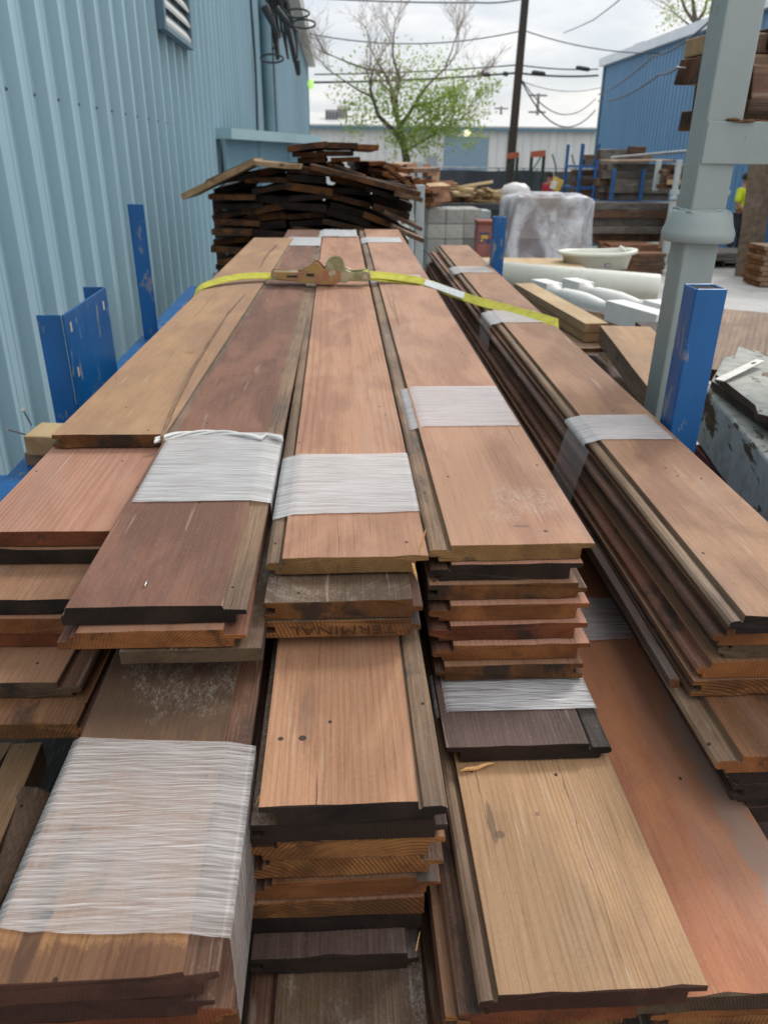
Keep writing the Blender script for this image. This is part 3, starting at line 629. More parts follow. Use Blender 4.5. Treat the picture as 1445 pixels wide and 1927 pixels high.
# handle side plates: long tapered, with a hump towards the spool
hp = arc(-.150,.026,.012,110,250,7)+[(-.10,.010),(-.06,.002),(.0,-.003),(.035,-.004)]+arc(.042,.022,.026,-95,70,9)+[(.040,.040),(.024,.047),(.012,.046),(-.004,.064),(-.016,.067),(-.028,.056),(-.040,.046),(-.052,.044),(-.062,.036),(-.10,.036),(-.125,.037)]
outl(hp, (-.034,), .003, ZP, 'handle_plate', 'pinkish near side plate of the ratchet handle'); outl(hp, (.031,), .003, ZP, 'handle_plate')
fp = [(.015,.002),(.085,.002),(.095,.008),(.118,.008),(.13,.006)]+arc(.150,.022,.017,-90,90,8)+[(.130,.036),(.112,.034),(.10,.036),(.085,.044),(.060,.046),(.02,.040)]
outl(fp, (-.028,), .0025, ZG, 'frame_plate'); outl(fp, (.0255,), .0025, ZG, 'frame_plate')
mb = MB(); mb.box(-.155,-.075,-.031,.031,.030,.0325, 0, RT); child(mb, 'handle_grip', ZS, .0008)
mb = MB(); mb.box(-.06,-.004,-.031,.031,.040,.0425, 0, RT @ Matrix.Translation((0,0,.0)) @ Matrix.Rotation(radians(-14), 4, 'Y')); child(mb, 'pawl', ZG, .0008)
mb = MB(); mb.box(.07,.125,-.0255,.0255,.006,.0085, 0, RT); child(mb, 'frame_base', ZG, .0008)
mb = MB()
for yy in (-.024,-.006,.019):
    mb = MB(); g = []
    for i in range(20):
        a0 = 2*pi*i/20; g += [(.050+.025*cos(a0), .052+.025*sin(a0)), (.050+.034*cos(a0+.12), .052+.034*sin(a0+.12)), (.050+.025*cos(a0+.26), .052+.025*sin(a0+.26))]
    mb.prism(g, .004, RT @ Matrix.Translation((0, yy+.004, 0)) @ Matrix.Rotation(radians(90), 4, 'X')); child(mb, 'toothed_wheel', ZG)
def ycyl(x, z, r, y0, y1, m, name, seg=16):
    mb = MB(); mb.tube([RT @ Vector((x,y0,z)), RT @ Vector((x,y1,z))], r, seg); return child(mb, name, m, .0005)
for (xa, xb, za, zb) in ((-.11,-.075,.019,.026),(-.045,-.02,.022,.032)):
    mb = MB(); mb.box(xa,xb,-.0352,-.0342,za,zb, 0, RT); child(mb, 'plate_slot', simple('dark_plate_slot', (.03,.025,.02), .7))
ycyl(.040,.034,.012,-.040,.036, ZS, 'spool'); ycyl(.040,.026,.019,-.039,-.034, ZP, 'spool_washer', 24); ycyl(-.150,.022,.0075,-.037,.034, ZS, 'handle_rivet')
ycyl(.150,.022,.0085,-.036,.034, STEEL, 'end_bolt', 6); ycyl(.150,.022,.012,-.031,-.028, ZS, 'bolt_washer', 20)
mb = MB(); mb.tube([RT @ Vector((.15,-.024,.022)), RT @ Vector((.15,.024,.022))], .0125, 16); o = child(mb, 'webbing_loop', YEL)

# ------------------------------------------------------------------ blue steel rack that carries the load
BLUE = simple('scuffed_blue_paint', lin(10,92,156,.80), .38, spec=.5, var=.22, scale=5, dirt=(.20,.20,.21), dirtk=.8, dirts=30, dlo=.60, dhi=.62, stretch=(1,1,.30), bump=.2)
rack = empty('lumber_rack', BW(0,2.2,1.2), 'blue steel rack with tall corner posts carrying the strapped boards', 'rack')
def rchild(mb, name, label=None, mats=BLUE, bevel=.003, rt=None):
    rt = rt or rack; ob = mb.build(name, mats, bevel=bevel); ob.parent = rt; ob.matrix_parent_inverse = Matrix.Translation(-rt.location)
    if label: ob['label'] = label
    return ob
def vpost(mb, u0, u1, v0, v1, w0, w1, m=0):     # vertical post; w0 top, w1 bottom
    mb.hexa([BW(u0,v0,w1),BW(u1,v0,w1),BW(u1,v1,w1),BW(u0,v1,w1)], [BW(u0,v0,w0),BW(u1,v0,w0),BW(u1,v1,w0),BW(u0,v1,w0)], m)
def hollow(mb, u0, u1, v0, v1, w0, w1, t=.004):
    vpost(mb, u0,u1,v0,v0+t,w0,w1); vpost(mb, u0,u1,v1-t,v1,w0,w1); vpost(mb, u0,u0+t,v0+t,v1-t,w0+.0005,w1); vpost(mb, u1-t,u1,v0+t,v1-t,w0+.0005,w1)
mb = MB(); hollow(mb, .577,.629,1.25,1.302,.221,1.7); rchild(mb, 'post', 'near right blue post with an open scuffed top', bevel=.002)
mb = MB(); hollow(mb, .588,.634,3.08,3.13,.280,1.7); rchild(mb, 'post', 'far right blue post', bevel=.002)
mb = MB(); vpost(mb, -.655,-.650,2.60,2.655,.206,1.7); vpost(mb, -.650,-.606,2.60,2.605,.206,1.7); rchild(mb, 'post', 'tall blue angle post in front of the corrugated wall', bevel=.001)
mb = MB(); vpost(mb, -.622,-.617,1.77,2.12,.372,.66); vpost(mb, -.675,-.622,1.765,1.77,.371,.66); vpost(mb, -.675,-.622,2.115,2.12,.371,.66); rchild(mb, 'channel_plate', 'low wide blue channel plate on the left rail', bevel=.0012)
mb = MB()
vpost(mb, -.675,-.625,1.22,3.6,.625,.70); rchild(mb, 'side_rail')
mb = MB(); vpost(mb, .60,.65,1.31,3.07,.70,.76); rchild(mb, 'side_rail')
for v_ in (1.46, 2.42):
    mb = MB(); vpost(mb, -1.02 if v_ < 2 else -.624,-.676 if v_ < 2 else .59,v_,v_+.05,.645,.70); rchild(mb, 'cross_beam')
mb = MB(); vpost(mb, -.62,.6,1.0,1.06,.93,.99); vpost(mb, -.62,.6,2.9,2.96,.93,.99); rchild(mb, 'support_beam')
mb = MB()
for u_ in (-.67,.6):
    for v_ in (1.24,3.5): mb = MB(); vpost(mb, u_,u_+.05,v_,v_+.05,.765,1.8); rchild(mb, 'leg')
mb = MB(); vpost(mb, -.61,.64,.06,3.4,.905,.925); rchild(mb, 'gap_shade_sheet', 'added dark sheet that darkens the gaps under the load', LM['dark'])  # added dark sheet: hides bright ground so gaps between stacks read as shade
mb = MB(); vpost(mb, .581,.625,1.254,1.298,.2235,.26); rchild(mb, 'hollow_shade', 'black block painted as shade inside the near right post', simple('black_hollow_shade', (.012,.012,.014), .9))  # black block stands in for the shade inside the hollow post
DARKH = simple('dark_slot', (.012,.012,.014), .9)
for vv, ww in ((1.80,.395),(2.07,.40),(1.80,.50)):
    mb = MB(); mb.hexa([BW(-.6165,vv,ww+.022),BW(-.616,vv,ww+.022),BW(-.616,vv+.012,ww+.022),BW(-.6165,vv+.012,ww+.022)],[BW(-.6165,vv,ww),BW(-.616,vv,ww),BW(-.616,vv+.012,ww),BW(-.6165,vv+.012,ww)])
    rchild(mb, 'slot', None, simple('scraped_steel', (.42,.38,.36), .5), 0)

# ------------------------------------------------------------------ planks given by three corners of their top face
def plank(name, label, nl, nr, fl, w, t, mats, cat='board', group=None, far_w=None, bevel=.0015, ext=0, W_=None, seed=0, rough=.0):
    n0 = Vector((*bp(*nl, w), -w)); n1 = Vector((*bp(*nr, w), -w)); fw = far_w if far_w is not None else w; f0 = Vector((*bp(*fl, fw), -fw))
    d = (f0-n0); ln = d.length+ext; d.normalize(); wd = W_ or (n1-n0).length; r = d.cross(Vector((0,0,1))).normalized()
    if (n1-n0).dot(r) < 0 and not W_: r = -r
    up = r.cross(d)
    if up.z < 0: up = -up
    return plank3(name, label, BW_(n0-d*ext), BM @ r, BM @ d, BM @ up, wd, ln, t, mats, cat, group, bevel, seed, rough)
def BW_(p): return CAMP + BM @ p
def plank3(name, label, o, r, d, up, wd, ln, t, mats, cat='board', group=None, bevel=.0015, seed=0, rough=0., parent=None):
    """o = near left top corner; r, d, up = unit axes"""
    if not isinstance(mats, (list, tuple)): mats = [mats]
    rd = random.Random(seed+int(ln*997)); nx, ny, nzz = 3, max(3, min(14, int(ln/.12))), 1
    V = []; F = []; M = []
    ph = rd.random()*50
    def P(i, j, k):
        x = wd*i/nx-wd/2; y = ln*j/ny; z = -t*k
        if rough:
            q = Vector((x*5+ph, y*2.2, z*9)); x += rough*mnoise.noise(q)*2; z += rough*mnoise.noise(q+Vector((9,2,4)))*1.3
            if j in (0, ny): y += rough*3*mnoise.noise(q*4+Vector((1,8,4)))
        return (x, y, z)
    idx = {}
    for j in range(ny+1):
        for i in range(nx+1):
            for k in (0, 1): idx[i,j,k] = len(V); V.append(P(i,j,k))
    def f(a, m): F.append(a); M.append(min(m, len(mats)-1))
    for j in range(ny):
        for i in range(nx):
            f((idx[i,j,0],idx[i+1,j,0],idx[i+1,j+1,0],idx[i,j+1,0]),0); f((idx[i,j,1],idx[i,j+1,1],idx[i+1,j+1,1],idx[i+1,j,1]),2)
        f((idx[0,j,1],idx[0,j,0],idx[0,j+1,0],idx[0,j+1,1]),2); f((idx[nx,j,0],idx[nx,j,1],idx[nx,j+1,1],idx[nx,j+1,0]),2)
    for i in range(nx):
        f((idx[i,0,1],idx[i+1,0,1],idx[i+1,0,0],idx[i,0,0]),1); f((idx[i,ny,0],idx[i+1,ny,0],idx[i+1,ny,1],idx[i,ny,1]),1)
    me = bpy.data.meshes.new(name); me.from_pydata(V, [], F)
    for mm in mats: me.materials.append(mm)
    me.polygons.foreach_set('material_index', M); me.update()
    ob = bpy.data.objects.new(name, me); COL.objects.link(ob)
    rot = Matrix((r, d, up)).transposed().to_4x4()
    ob.matrix_world = Matrix.Translation(Vector(o)+Vector(r)*wd/2) @ rot
    if bevel: b = ob.modifiers.new('bevel', 'BEVEL'); b.width = bevel; b.segments = 2; b.limit_method = 'ANGLE'; b.angle_limit = radians(50)
    if cat: tag(ob, label, cat, group)
    if parent: ob.parent = parent; ob.matrix_parent_inverse = parent.matrix_world.inverted()
    return ob
PALE = wood('pale_new_lumber', L_(210,182,138), L_(188,156,112), .22, .006, .2, .7, .1, crack=.3)
PALEE = wood('pale_lumber_end', L_(190,158,118), L_(160,126,90), .5, .004, .2, 1, .1, end=True)
OLD = wood('old_dark_lumber', L_(86,64,48), L_(52,38,30), .25, .005, .45, 1.2, .3, dark=.4)
OLDE = wood('old_dark_lumber_end', L_(112,74,44), L_(62,42,28), .5, .004, .4, 1.3, .2, end=True, dark=.5)
MIDW = wood('grey_brown_lumber', L_(158,126,98), L_(124,98,78), .25, .006, .35, .9, .2, dark=.15)
# wooden blocks with nails on the left rail
ob = plank('wood_block', 'pale wooden block with two bent nails on the left blue rail', (43,821),(112,823),(78,794), .555, .042, [PALE,PALEE,PALE], 'wood block', bevel=.004, W_=.10, rough=.001)
NAIL = simple('dull_nail_steel', (.42,.40,.38), .45, metal=.9)
for a, b in (((60,800),(44,771)),((50,818),(15,808))):
    p0 = atY(a[0],a[1],1.66); p1 = atY(b[0],b[1],1.60); mb = MB(); mb.tube([p0,p1], .0019, 8); dd = (p1-p0).normalized(); mb.tube([p1, p1+dd*.002], .0048, 10)
    n_ = mb.build('nail', NAIL); n_.parent = ob; n_.matrix_parent_inverse = ob.matrix_world.inverted()
plank('wood_block', 'brown wooden block under the nailed pale block', (46,853),(112,855),(80,828), .598, .028, [MIDW,MIDW,MIDW], 'wood block', bevel=.003, W_=.095, rough=.001)
# pale lumber lying under the leftmost stack at the bottom left
plank('lumber', 'pale yellowish beam end under the leftmost stack', (-90,1640),(-22,1640),(22,1400), .73, .045, [FM['ewood'],EM['tan'],LM['tan']], 'lumber', rough=.001)
plank('lumber', 'second pale strip of lumber left of the beam end', (-240,1640),(-150,1640),(-60,1395), .73, .05, [FM['ewood'],EM['tan'],LM['tan']], 'lumber', W_=.06, rough=.001)
plank('lumber', 'dark grey plank beside the wide film wrapped board, under the leftmost stack', (-110,1830),(10,1830),(70,1490), .80, .04, [MIDW,OLDE,MIDW], 'lumber', rough=.001, ext=.1)
plank('lumber', 'grey plank deep in the gap at the left edge', (-250,1750),(-150,1750),(0,1480), .84, .04, [MIDW,OLDE,MIDW], 'lumber', W_=.08, rough=.001, ext=.1)
mb = MB(); u, v = bp(68,1478,.73); T = Matrix.Translation(BW(u,v,.745)) @ BM.to_4x4() @ Matrix.Rotation(radians(-80),4,'X') @ Matrix.Rotation(radians(12),4,'Y')
mb.lathe([(0,0),(.014,.001),(.024,0),(.028,.004),(.029,.05),(.028,.16),(0,.16)], T @ Matrix.Diagonal((1.0,.72,-1,1)), 9)
tag(mb.build('log_end', LM['tan'], origin=BW(u,v,.715)), 'rough honey coloured block end tucked under the leftmost stack', 'wood block')
# ------------------------------------------------------------------ grey stacking racks at the right
GREY = simple('aged_grey_steel_paint', lin(158,168,166,.80), .45, spec=.4, var=.07, scale=5, dirt=(.20,.13,.07), dirtk=.7, dirts=10, dlo=.61, dhi=.68, bump=.25)
RUST = simple('flaking_rust', lin(120,84,58,.8), .85, var=.4, scale=40, bump=.6)
V1 = 1.60
def T_at(u, v, w): return Matrix.Translation(CAMP) @ BM.to_4x4() @ Matrix.Translation(Vector((u, v, -w)))
lowr = empty('stacking_rack', BW(.74,1.64,1.9), 'lower grey steel stacking rack whose square post stands beside the blue post', 'rack')
mb = MB(); vpost(mb, .697,.768,V1,V1+.075,.180,1.9); rchild(mb, 'post', None, GREY, .004, rt=lowr)
mb = MB(); vpost(mb, .77,1.9,V1+.01,V1+.07,1.2,1.28); rchild(mb, 'beam', None, GREY, .004, rt=lowr)
upr = empty('stacking_rack', BW(.74,1.64,.19), 'upper grey steel stacking rack with bell shaped foot and rusty beam joint', 'rack')
wt, wb = wz(1320,398,1.64), wz(1320,462,1.56)
cu = .735; cv = V1+.037
mb = MB(); rr_ = .071
prof = [(.052,wt-.004),(.060,wt+.002),(rr_-.006,wt+.022),(rr_,wt+.036),(rr_+.001,wt+.040),(rr_,wb-.003),(rr_-.004,wb),(rr_-.006,wb-.001),(rr_-.010,wt+.04),(.048,wt+.012)]
mb.lathe([(r_, -q) for r_, q in prof][::-1], T_at(cu,cv,0), 40); rchild(mb, 'bell_foot', None, GREY, 0, rt=upr)
mb = MB(); vpost(mb, .697,.768,V1,V1+.075,-.60,wt-.001); rchild(mb, 'post', None, GREY, .004, rt=upr)
# weld bead between post and bell
mb = MB(); rd = random.Random(5); pts = []
for i in range(60):
    s = i/60*4; k = int(s); f_ = s-k; cc = [(.694,V1-.003),(.771,V1-.003),(.771,V1+.078),(.694,V1+.078),(.694,V1-.003)]
    a, b = cc[k], cc[k+1]; pts.append(BW(a[0]+(b[0]-a[0])*f_+rd.uniform(-.001,.001), a[1]+(b[1]-a[1])*f_, wt-.003+rd.uniform(-.002,.002)))
mb.tube(pts+[pts[0]], .0042, 7); rchild(mb, 'weld_bead', None, GREY, 0, rt=upr)
mb = MB(); T0, T1 = -.028, .046
mb.hexa([BW(.699,V1-.004,T1),BW(1.5,V1-.07,T1),BW(1.5,V1+.0,T1),BW(.699,V1-.001,T1)], [BW(.699,V1-.004,T0),BW(1.5,V1-.07,T0),BW(1.5,V1+.0,T0),BW(.699,V1-.001,T0)])
0 and mb.hexa([BW(.735,V1-.006,T1-.001),BW(.769,V1-.0062,T1-.001),BW(.769,V1-.001,T1-.001),BW(.735,V1-.001,T1-.001)], [BW(.735,V1-.006,T0+.001),BW(.769,V1-.0062,T0+.001),BW(.769,V1-.001,T0+.001),BW(.735,V1-.001,T0+.001)])
rchild(mb, 'beam', 'upper beam with a rust run at the joint', GREY, .003, rt=upr)
mb = MB(); rd = random.Random(8)
for q in range(26):
    u_ = .742+.075*rd.random()**1.3; w_ = T0-.004+.006*rd.random(); s_ = .004+.006*rd.random()
    mb.lathe([(0,s_*.5),(s_*.7,s_*.3),(s_,0),(s_*.6,-s_*.3)], T_at(u_, V1-.010+.02*rd.random(), w_) @ Matrix.Diagonal((1.4,1,.7,1)), 7)
rchild(mb, 'rust_scale', None, RUST, 0, rt=upr)
# timbers stored on the upper rack (they run to the right, cut ends on the left)
def timber(label, x, y0, y1, v, dep, m, k=0, rough=.002, yaw=0, le=.9):
    a = wz(x, y0, v); b = wz(x, y1, v); d0 = BM.transposed() @ ray(x, (y0+y1)/2); u = d0.x/d0.y*(v+dep)
    d = Vector((cos(yaw), sin(yaw), 0)); r = Vector((-sin(yaw), cos(yaw), 0))
    # board runs along d; width across r
    return plank3('timber', label, BW(u, v+dep, a), BM @ -r, BM @ d, BM @ Vector((0,0,1)), dep, le, b-a, m, 'timber', 'old timbers on the upper grey rack', .004, k, rough)
REDW = wood('red_brown_old_timber', L_(138,100,80), L_(106,74,58), .4, .008, .4, 1, .2, dark=.15)
timber('brown timber at the bottom of the upper grey rack', 1279, 205, 246, 1.72, .14, [MIDW,OLDE,MIDW], 1, yaw=.05)
timber('short red brown timber between the thicker ones on the upper grey rack', 1303, 152, 204, 1.78, .12, [REDW,OLDE,REDW], 2)
timber('gnarled broken timber end with a nail, second from the top of the upper grey rack', 1281, 98, 151, 1.72, .15, [MIDW,OLDE,MIDW], 3, .008, yaw=-.04)
timber('blunt brown timber on top of the upper grey rack pile', 1287, 58, 97, 1.74, .15, [MIDW,PALEE,MIDW], 4, .003)
timber('wavy grained red brown timber at the right edge on the upper grey rack', 1392, 118, 186, 1.66, .05, [REDW,OLDE,REDW], 5, .003)
timber('grey brown timber resting on the upper rack beam at the right edge', 1386, 187, 214, 1.655, .05, [OLD,OLDE,OLD], 6, .004)
timber('tall red timber stub at the top right corner', 1418, 46, 92, 1.70, .10, [REDW,OLDE,REDW], 7, .003)
p0 = atY(1290,128,1.80); p1 = atY(1272,127,1.80); mb = MB(); mb.tube([p0,p1], .0018, 6); mb.tube([p1,p1+Vector((-.001,0,0))], .004, 8)
tag(mb.build('nail', NAIL), 'rusty nail sticking out of the broken timber end', 'nail')

# ------------------------------------------------------------------ peeling painted timbers lower right
def peel(name, paint, wd1, wd2, thr=.5):
    m, a = newmat(name); P = a.obj(); n = a.noise(a.scale(P, (1,.45,1)), 9, 8, .72, .6)
    k = a.step(n, thr-.008, thr+.008); g2 = a.noise(a.scale(P, (120,5,120)), 1, 4, .6); b2 = a.noise(a.scale(P,(6,3,6)), 1, 4)
    wc = a.mix(b2, wd1, wd2); wc = a.mix(a.step(g2, .45, .7), wc, a.scale(wc, (.45,.42,.4)))
    pc = a.mix(a.step(a.noise(P, 30, 4), .4, .7), paint, tuple(c*.72 for c in paint))
    ck = a.step(a.noise(a.scale(P, (200,30,200)), 1, 4, .6), .62, .7); pc = a.mix(a.m('MULTIPLY', ck, .4), pc, (.12,.10,.08))
    rim = a.m('MULTIPLY', a.step(n, thr-.02, thr), a.step(n, thr+.006, thr-.006))
    col = a.mix(k, wc, pc); col = a.mix(a.m('MULTIPLY', rim, .6), col, (.05,.035,.025))
    a.out(col, .7, a.m('ADD', a.m('MULTIPLY', k, 1.2), a.m('MULTIPLY', g2, .4)), .8, .003); return m
PEELW = peel('peeling_white_paint', lin(186,186,178,.8), lin(150,124,98,.8), lin(98,74,56,.8), .41)
PEELG = peel('peeling_grey_paint', lin(190,194,194,.85), lin(118,92,68,.8), lin(84,66,52,.8), .43)
PEELS = peel('mostly_painted_white', lin(184,184,176,.8), lin(110,84,62,.8), lin(70,50,38,.8), .40)
MAROON = simple('dark_red_painted_timber', lin(92,34,34,.8), .6, var=.25, scale=12, bump=.2, dirt=(.05,.03,.03), dirtk=.6)
plank('timber', 'thick timber with peeling grey white paint beside the big blue post', (1600,1040), (1850,1040), (1318,722), .515, .125, [PEELW,PEELG,PEELG], 'timber', rough=.004, W_=.30, bevel=.006, seed=2)
plank('timber', 'dark red painted beam under the peeling grey white timber', (1640,1190), (1800,1190), (1302,836), .645, .075, [MAROON,MAROON,MAROON], 'timber', rough=.001, W_=.25)
plank('timber', 'grey floor beam between the right stack and the dark red beam', (1600,1200), (1700,1200), (1290,850), .73, .05, [simple('dull_grey_steel', (.16,.18,.18), .6)]*3, 'beam', rough=.0, W_=.22)
def sheet(name, label, poly, w, t, mats, cat='board', group=None, dw=None):
    P = [bp(x, y, w+(dw[i] if dw else 0)) for i, (x, y) in enumerate(poly)]; n = len(P)
    cu_ = sum(p[0] for p in P)/n; cv_ = sum(p[1] for p in P)/n; org = BW(cu_, cv_, w); W3 = [BW(p[0], p[1], w+(dw[i] if dw else 0)) for i, p in enumerate(P)]
    area = sum(P[i][0]*P[(i+1)%n][1]-P[(i+1)%n][0]*P[i][1] for i in range(n))
    if area < 0: W3 = W3[::-1]
    mb = MB(); D = BM @ Vector((0,0,-t)); mb.add(W3+[p+D for p in W3], [tuple(range(n))], 0); k = len(mb.V)-2*n
    mb.F.append([k+n+i for i in range(n)][::-1]); mb.M.append(1); mb.sm.append(False)
    for i in range(n): mb.F.append([k+i, k+n+i, k+n+(i+1)%n, k+(i+1)%n]); mb.M.append(1); mb.sm.append(False)
    ob = mb.build(name, mats, origin=org, bevel=.0015); return tag(ob, label, cat, group)
sheet('painted_board', 'broken off white painted board with a notch lying on the peeling timber', [(1346,704),(1372,672),(1380,675),(1388,652),(1650,715),(1760,905),(1442,782),(1425,778),(1420,762)], .470, .016, [PEELW,OLD], 'board')
sheet('painted_board', 'second broken painted board under the notched white board', [(1338,716),(1450,800),(1760,960),(1760,800),(1420,662),(1362,672)], .494, .016, [PEELS,OLD], 'board')
mb = MB(); a = BW(*bp(1352,716,.462), .462); b = BW(*bp(1430,678,.455), .455)
mb.bar(a, b, .020, .003, up=BM @ Vector((0,0,1))); ob = mb.build('metal_strap', simple('dull_galvanised', (.45,.44,.41), .5, metal=.5, var=.15, scale=30), origin=(a+b)/2, bevel=.0008)
tag(ob, 'flat galvanised metal strap with a slot lying on the broken white board', 'metal strap')
mb = MB(); c_ = a+(b-a)*.82; mb.bar(c_-(b-a)*.04, c_+(b-a)*.04, .005, .0006, up=BM @ Vector((0,0,1))); mb.V = [tuple(Vector(p)+BM @ Vector((0,0,.0019))) for p in mb.V]
s_ = mb.build('slot', DARKH); s_.parent = ob; s_.matrix_parent_inverse = ob.matrix_world.inverted() if False else Matrix.Translation(-ob.location)
GRAIN = wood('strong_grained_brown_plywood', L_(164,134,108), L_(132,102,80), .6, .012, .35, .8, .1)
plank('lumber', 'wide brown board with bold wavy grain behind the grey post at the right edge', (1300,690), (1560,690), (1352,580), .50, .03, [GRAIN,OLDE,GRAIN], 'board', W_=.55, seed=4)
sheet('wood_offcut', 'small dark rough offcut in front of the bold grained board', [(1352,690),(1362,652),(1450,665),(1520,690),(1420,700)], .52, .02, [OLD,OLD], 'offcut')

# ------------------------------------------------------------------ pile between right stack and grey post
plank('lumber', 'brown plank with knots lying across the gap behind the right stack', (1232,745), (1330,740), (1128,612), .585, .062, [FM['ewood'],OLDE,MIDW], 'board', W_=.17, seed=5, rough=.001)
plank('lumber', 'pale two by four, upper one of the pair left of the white posts', (1101,609), (1134,607), (968,533), .590, .032, [PALE,PALEE,PALE], 'lumber', 'pair of pale two by fours', W_=.085, seed=6)
plank('lumber', 'pale two by four, lower one of the pair left of the white posts', (1101,627), (1134,625), (962,545), .624, .032, [PALE,PALEE,PALE], 'lumber', 'pair of pale two by fours', W_=.085, seed=7)
sheet('plywood_sheet', 'brown plywood sheet under the pale two by fours beyond the right stack', [(1040,640),(1060,655),(1172,656),(1165,640),(1100,590),(1000,540),(960,545)], .66, .014, [MIDW,OLDE], 'plywood')
plank('lumber', 'dusty pale beam down in the dark gap behind the right stack', (1168,745), (1203,738), (1096,668), .74, .05, [MIDW,OLDE,MIDW], 'lumber', W_=.06, seed=8)
plank('lumber', 'dark plank at the bottom of the gap behind the right stack', (1200,775), (1240,770), (1130,690), .84, .05, [OLD,OLDE,OLD], 'lumber', W_=.12, seed=9)
plank('lumber', 'short grey offcut against the grey post in the dark gap', (1200,712), (1240,712), (1190,700), .78, .04, [MIDW,PALEE,MIDW], 'lumber', W_=.10, seed=10, ext=.1)
plank('lumber', 'dark weathered timber behind the grey post, beyond the brown plank', (1215,620), (1300,620), (1195,605), .60, .08, [OLD,OLDE,OLD], 'timber', W_=.5, seed=12, ext=.05)
plank('lumber', 'thin pale strip of wood curving past the right stack', (1000,598), (1004,598), (958,540), .575, .012, [PALE,PALE,PALE], 'wood strip', W_=.010)
WHITE = simple('white_foam_paint', lin(232,230,224,.9), .5, var=.04, scale=8, dirt=(.45,.46,.46), dirtk=.3)
def baluster(label, pa, pb, va, vb, r):
    a = atY(*pa, va); b = atY(*pb, vb); d = (b-a); L = d.length; d.normalize(); x = d.cross(Vector((0,0,1))).normalized(); z = x.cross(d)
    T = Matrix.Translation(a) @ Matrix((x, z, d)).transposed().to_4x4(); mb = MB()
    mb.box(-r,r,-r,r,0,L*.16, 0, T); mb.box(-r,r,-r,r,L*.66,L, 0, T)
    mb.lathe([(r*.98,L*.16),(r*.70,L*.19),(r*.62,L*.22),(r*.80,L*.26),(r*.9,L*.36),(r*.92,L*.44),(r*.72,L*.54),(r*.60,L*.58),(r*.72,L*.61),(r*.98,L*.66)], T, 24)
    return tag(mb.build('turned_post', WHITE, origin=a, bevel=.003), label, 'turned post', 'white turned porch posts')
baluster('white turned post nearer the pale two by fours', (1012,541), (1250,612), 4.35, 3.2, .046)
baluster('white turned post nearer the fat white roll', (1070,538), (1330,612), 4.6, 3.3, .046)
# big white pipe
PVC = simple('cream_white_pvc', lin(226,226,212,.86), .38, spec=.5, var=.05, scale=3, dirt=(.35,.33,.28), dirtk=.35)
a = atY(1238,541,6.4); b = atY(890,512,6.8); mb = MB(); d = (b-a).normalized(); x = d.cross(Vector((0,0,1))).normalized(); z = x.cross(d); T = Matrix.Translation(a) @ Matrix((x, z, d)).transposed().to_4x4(); Lp = (b-a).length
mb.lathe([(.002,.012),(.085,.012),(.090,-.002),(.104,.002),(.105,.02),(.105,Lp),(.001,Lp)], T, 40); tag(mb.build('plastic_roll', PVC, origin=a), 'long fat cream white roll lying beyond the right stack', 'roll')

# ------------------------------------------------------------------ pallet and boards under that pile
def pallet(label, c, yaw, sx=1.2, sy=1.0, m=None, name='pallet'):
    m = m or MIDW; rt = empty(name, c, label, 'pallet', rot=(0,0,yaw)); 
    for i in range(6):
        mb = MB(); y = -sy/2+i*(sy-.09)/5; mb.box(-sx/2,sx/2,y,y+.09,.121,.14); o = mb.build('slat', m, rt, bevel=.002)
    for x_ in (-sx/2, -.02, sx/2-.04):
        mb = MB(); mb.box(x_,x_+.04,-sy/2,sy/2,.02,.12); o = mb.build('stringer', m, rt, bevel=.002)
    for y in (-sy/2, -.05, sy/2-.1):
        mb = MB(); mb.box(-sx/2,sx/2,y,y+.1,0,.019); o = mb.build('bottom_slat', m, rt, bevel=.002)
    return rt
tub_y = 8.4; tb = atY(1122,506,tub_y)
a = atY(1120,560,5.2)
plank3('lumber', 'old beam crossing under the near part of the white roll', atY(1150,571,6.3), Vector((0,-1,0)), Vector((1,0,0)), Vector((0,0,1)), .12, .75, .05, [MIDW,OLDE,MIDW], 'timber', None, .003, 3, .002)
plank3('lumber', 'grey support timber under the far end of the white roll', atY(900,540,6.75), Vector((0,-1,0)), Vector((1,0,0)), Vector((0,0,1)), .12, .9, .06, [OLD,OLDE,OLD], 'timber', None, .003, 3, .002)
for x_, lb in ((1170,'wooden crib block carrying the near end of the white roll'),(930,'wooden crib block carrying the far end of the white roll')):
    p = atY(x_, 575 if x_ > 1000 else 548, 6.6); mb = MB(); [mb.box(p.x-.12,p.x+.12,6.45,6.75,p.z-.10*(i+1)+.004,p.z-.10*i) for i in range(1)]; mb.box(p.x-.11,p.x+.11,6.47,6.73,0,p.z-.101); tag(mb.build('wood_block', MIDW, bevel=.004), lb, 'wood block')
# plywood decking below the pipe
plank3('plywood_sheet', 'pale plywood sheet edge behind the white roll beside the wrapped pallet', atY(905,512,7.6), Vector((1,0,0)), Vector((.1,1,0)).normalized(), Vector((0,0,1)), 1.1, 1.2, .02, [PALE,PALE,PALE], 'plywood', None, .001, 3, 0)
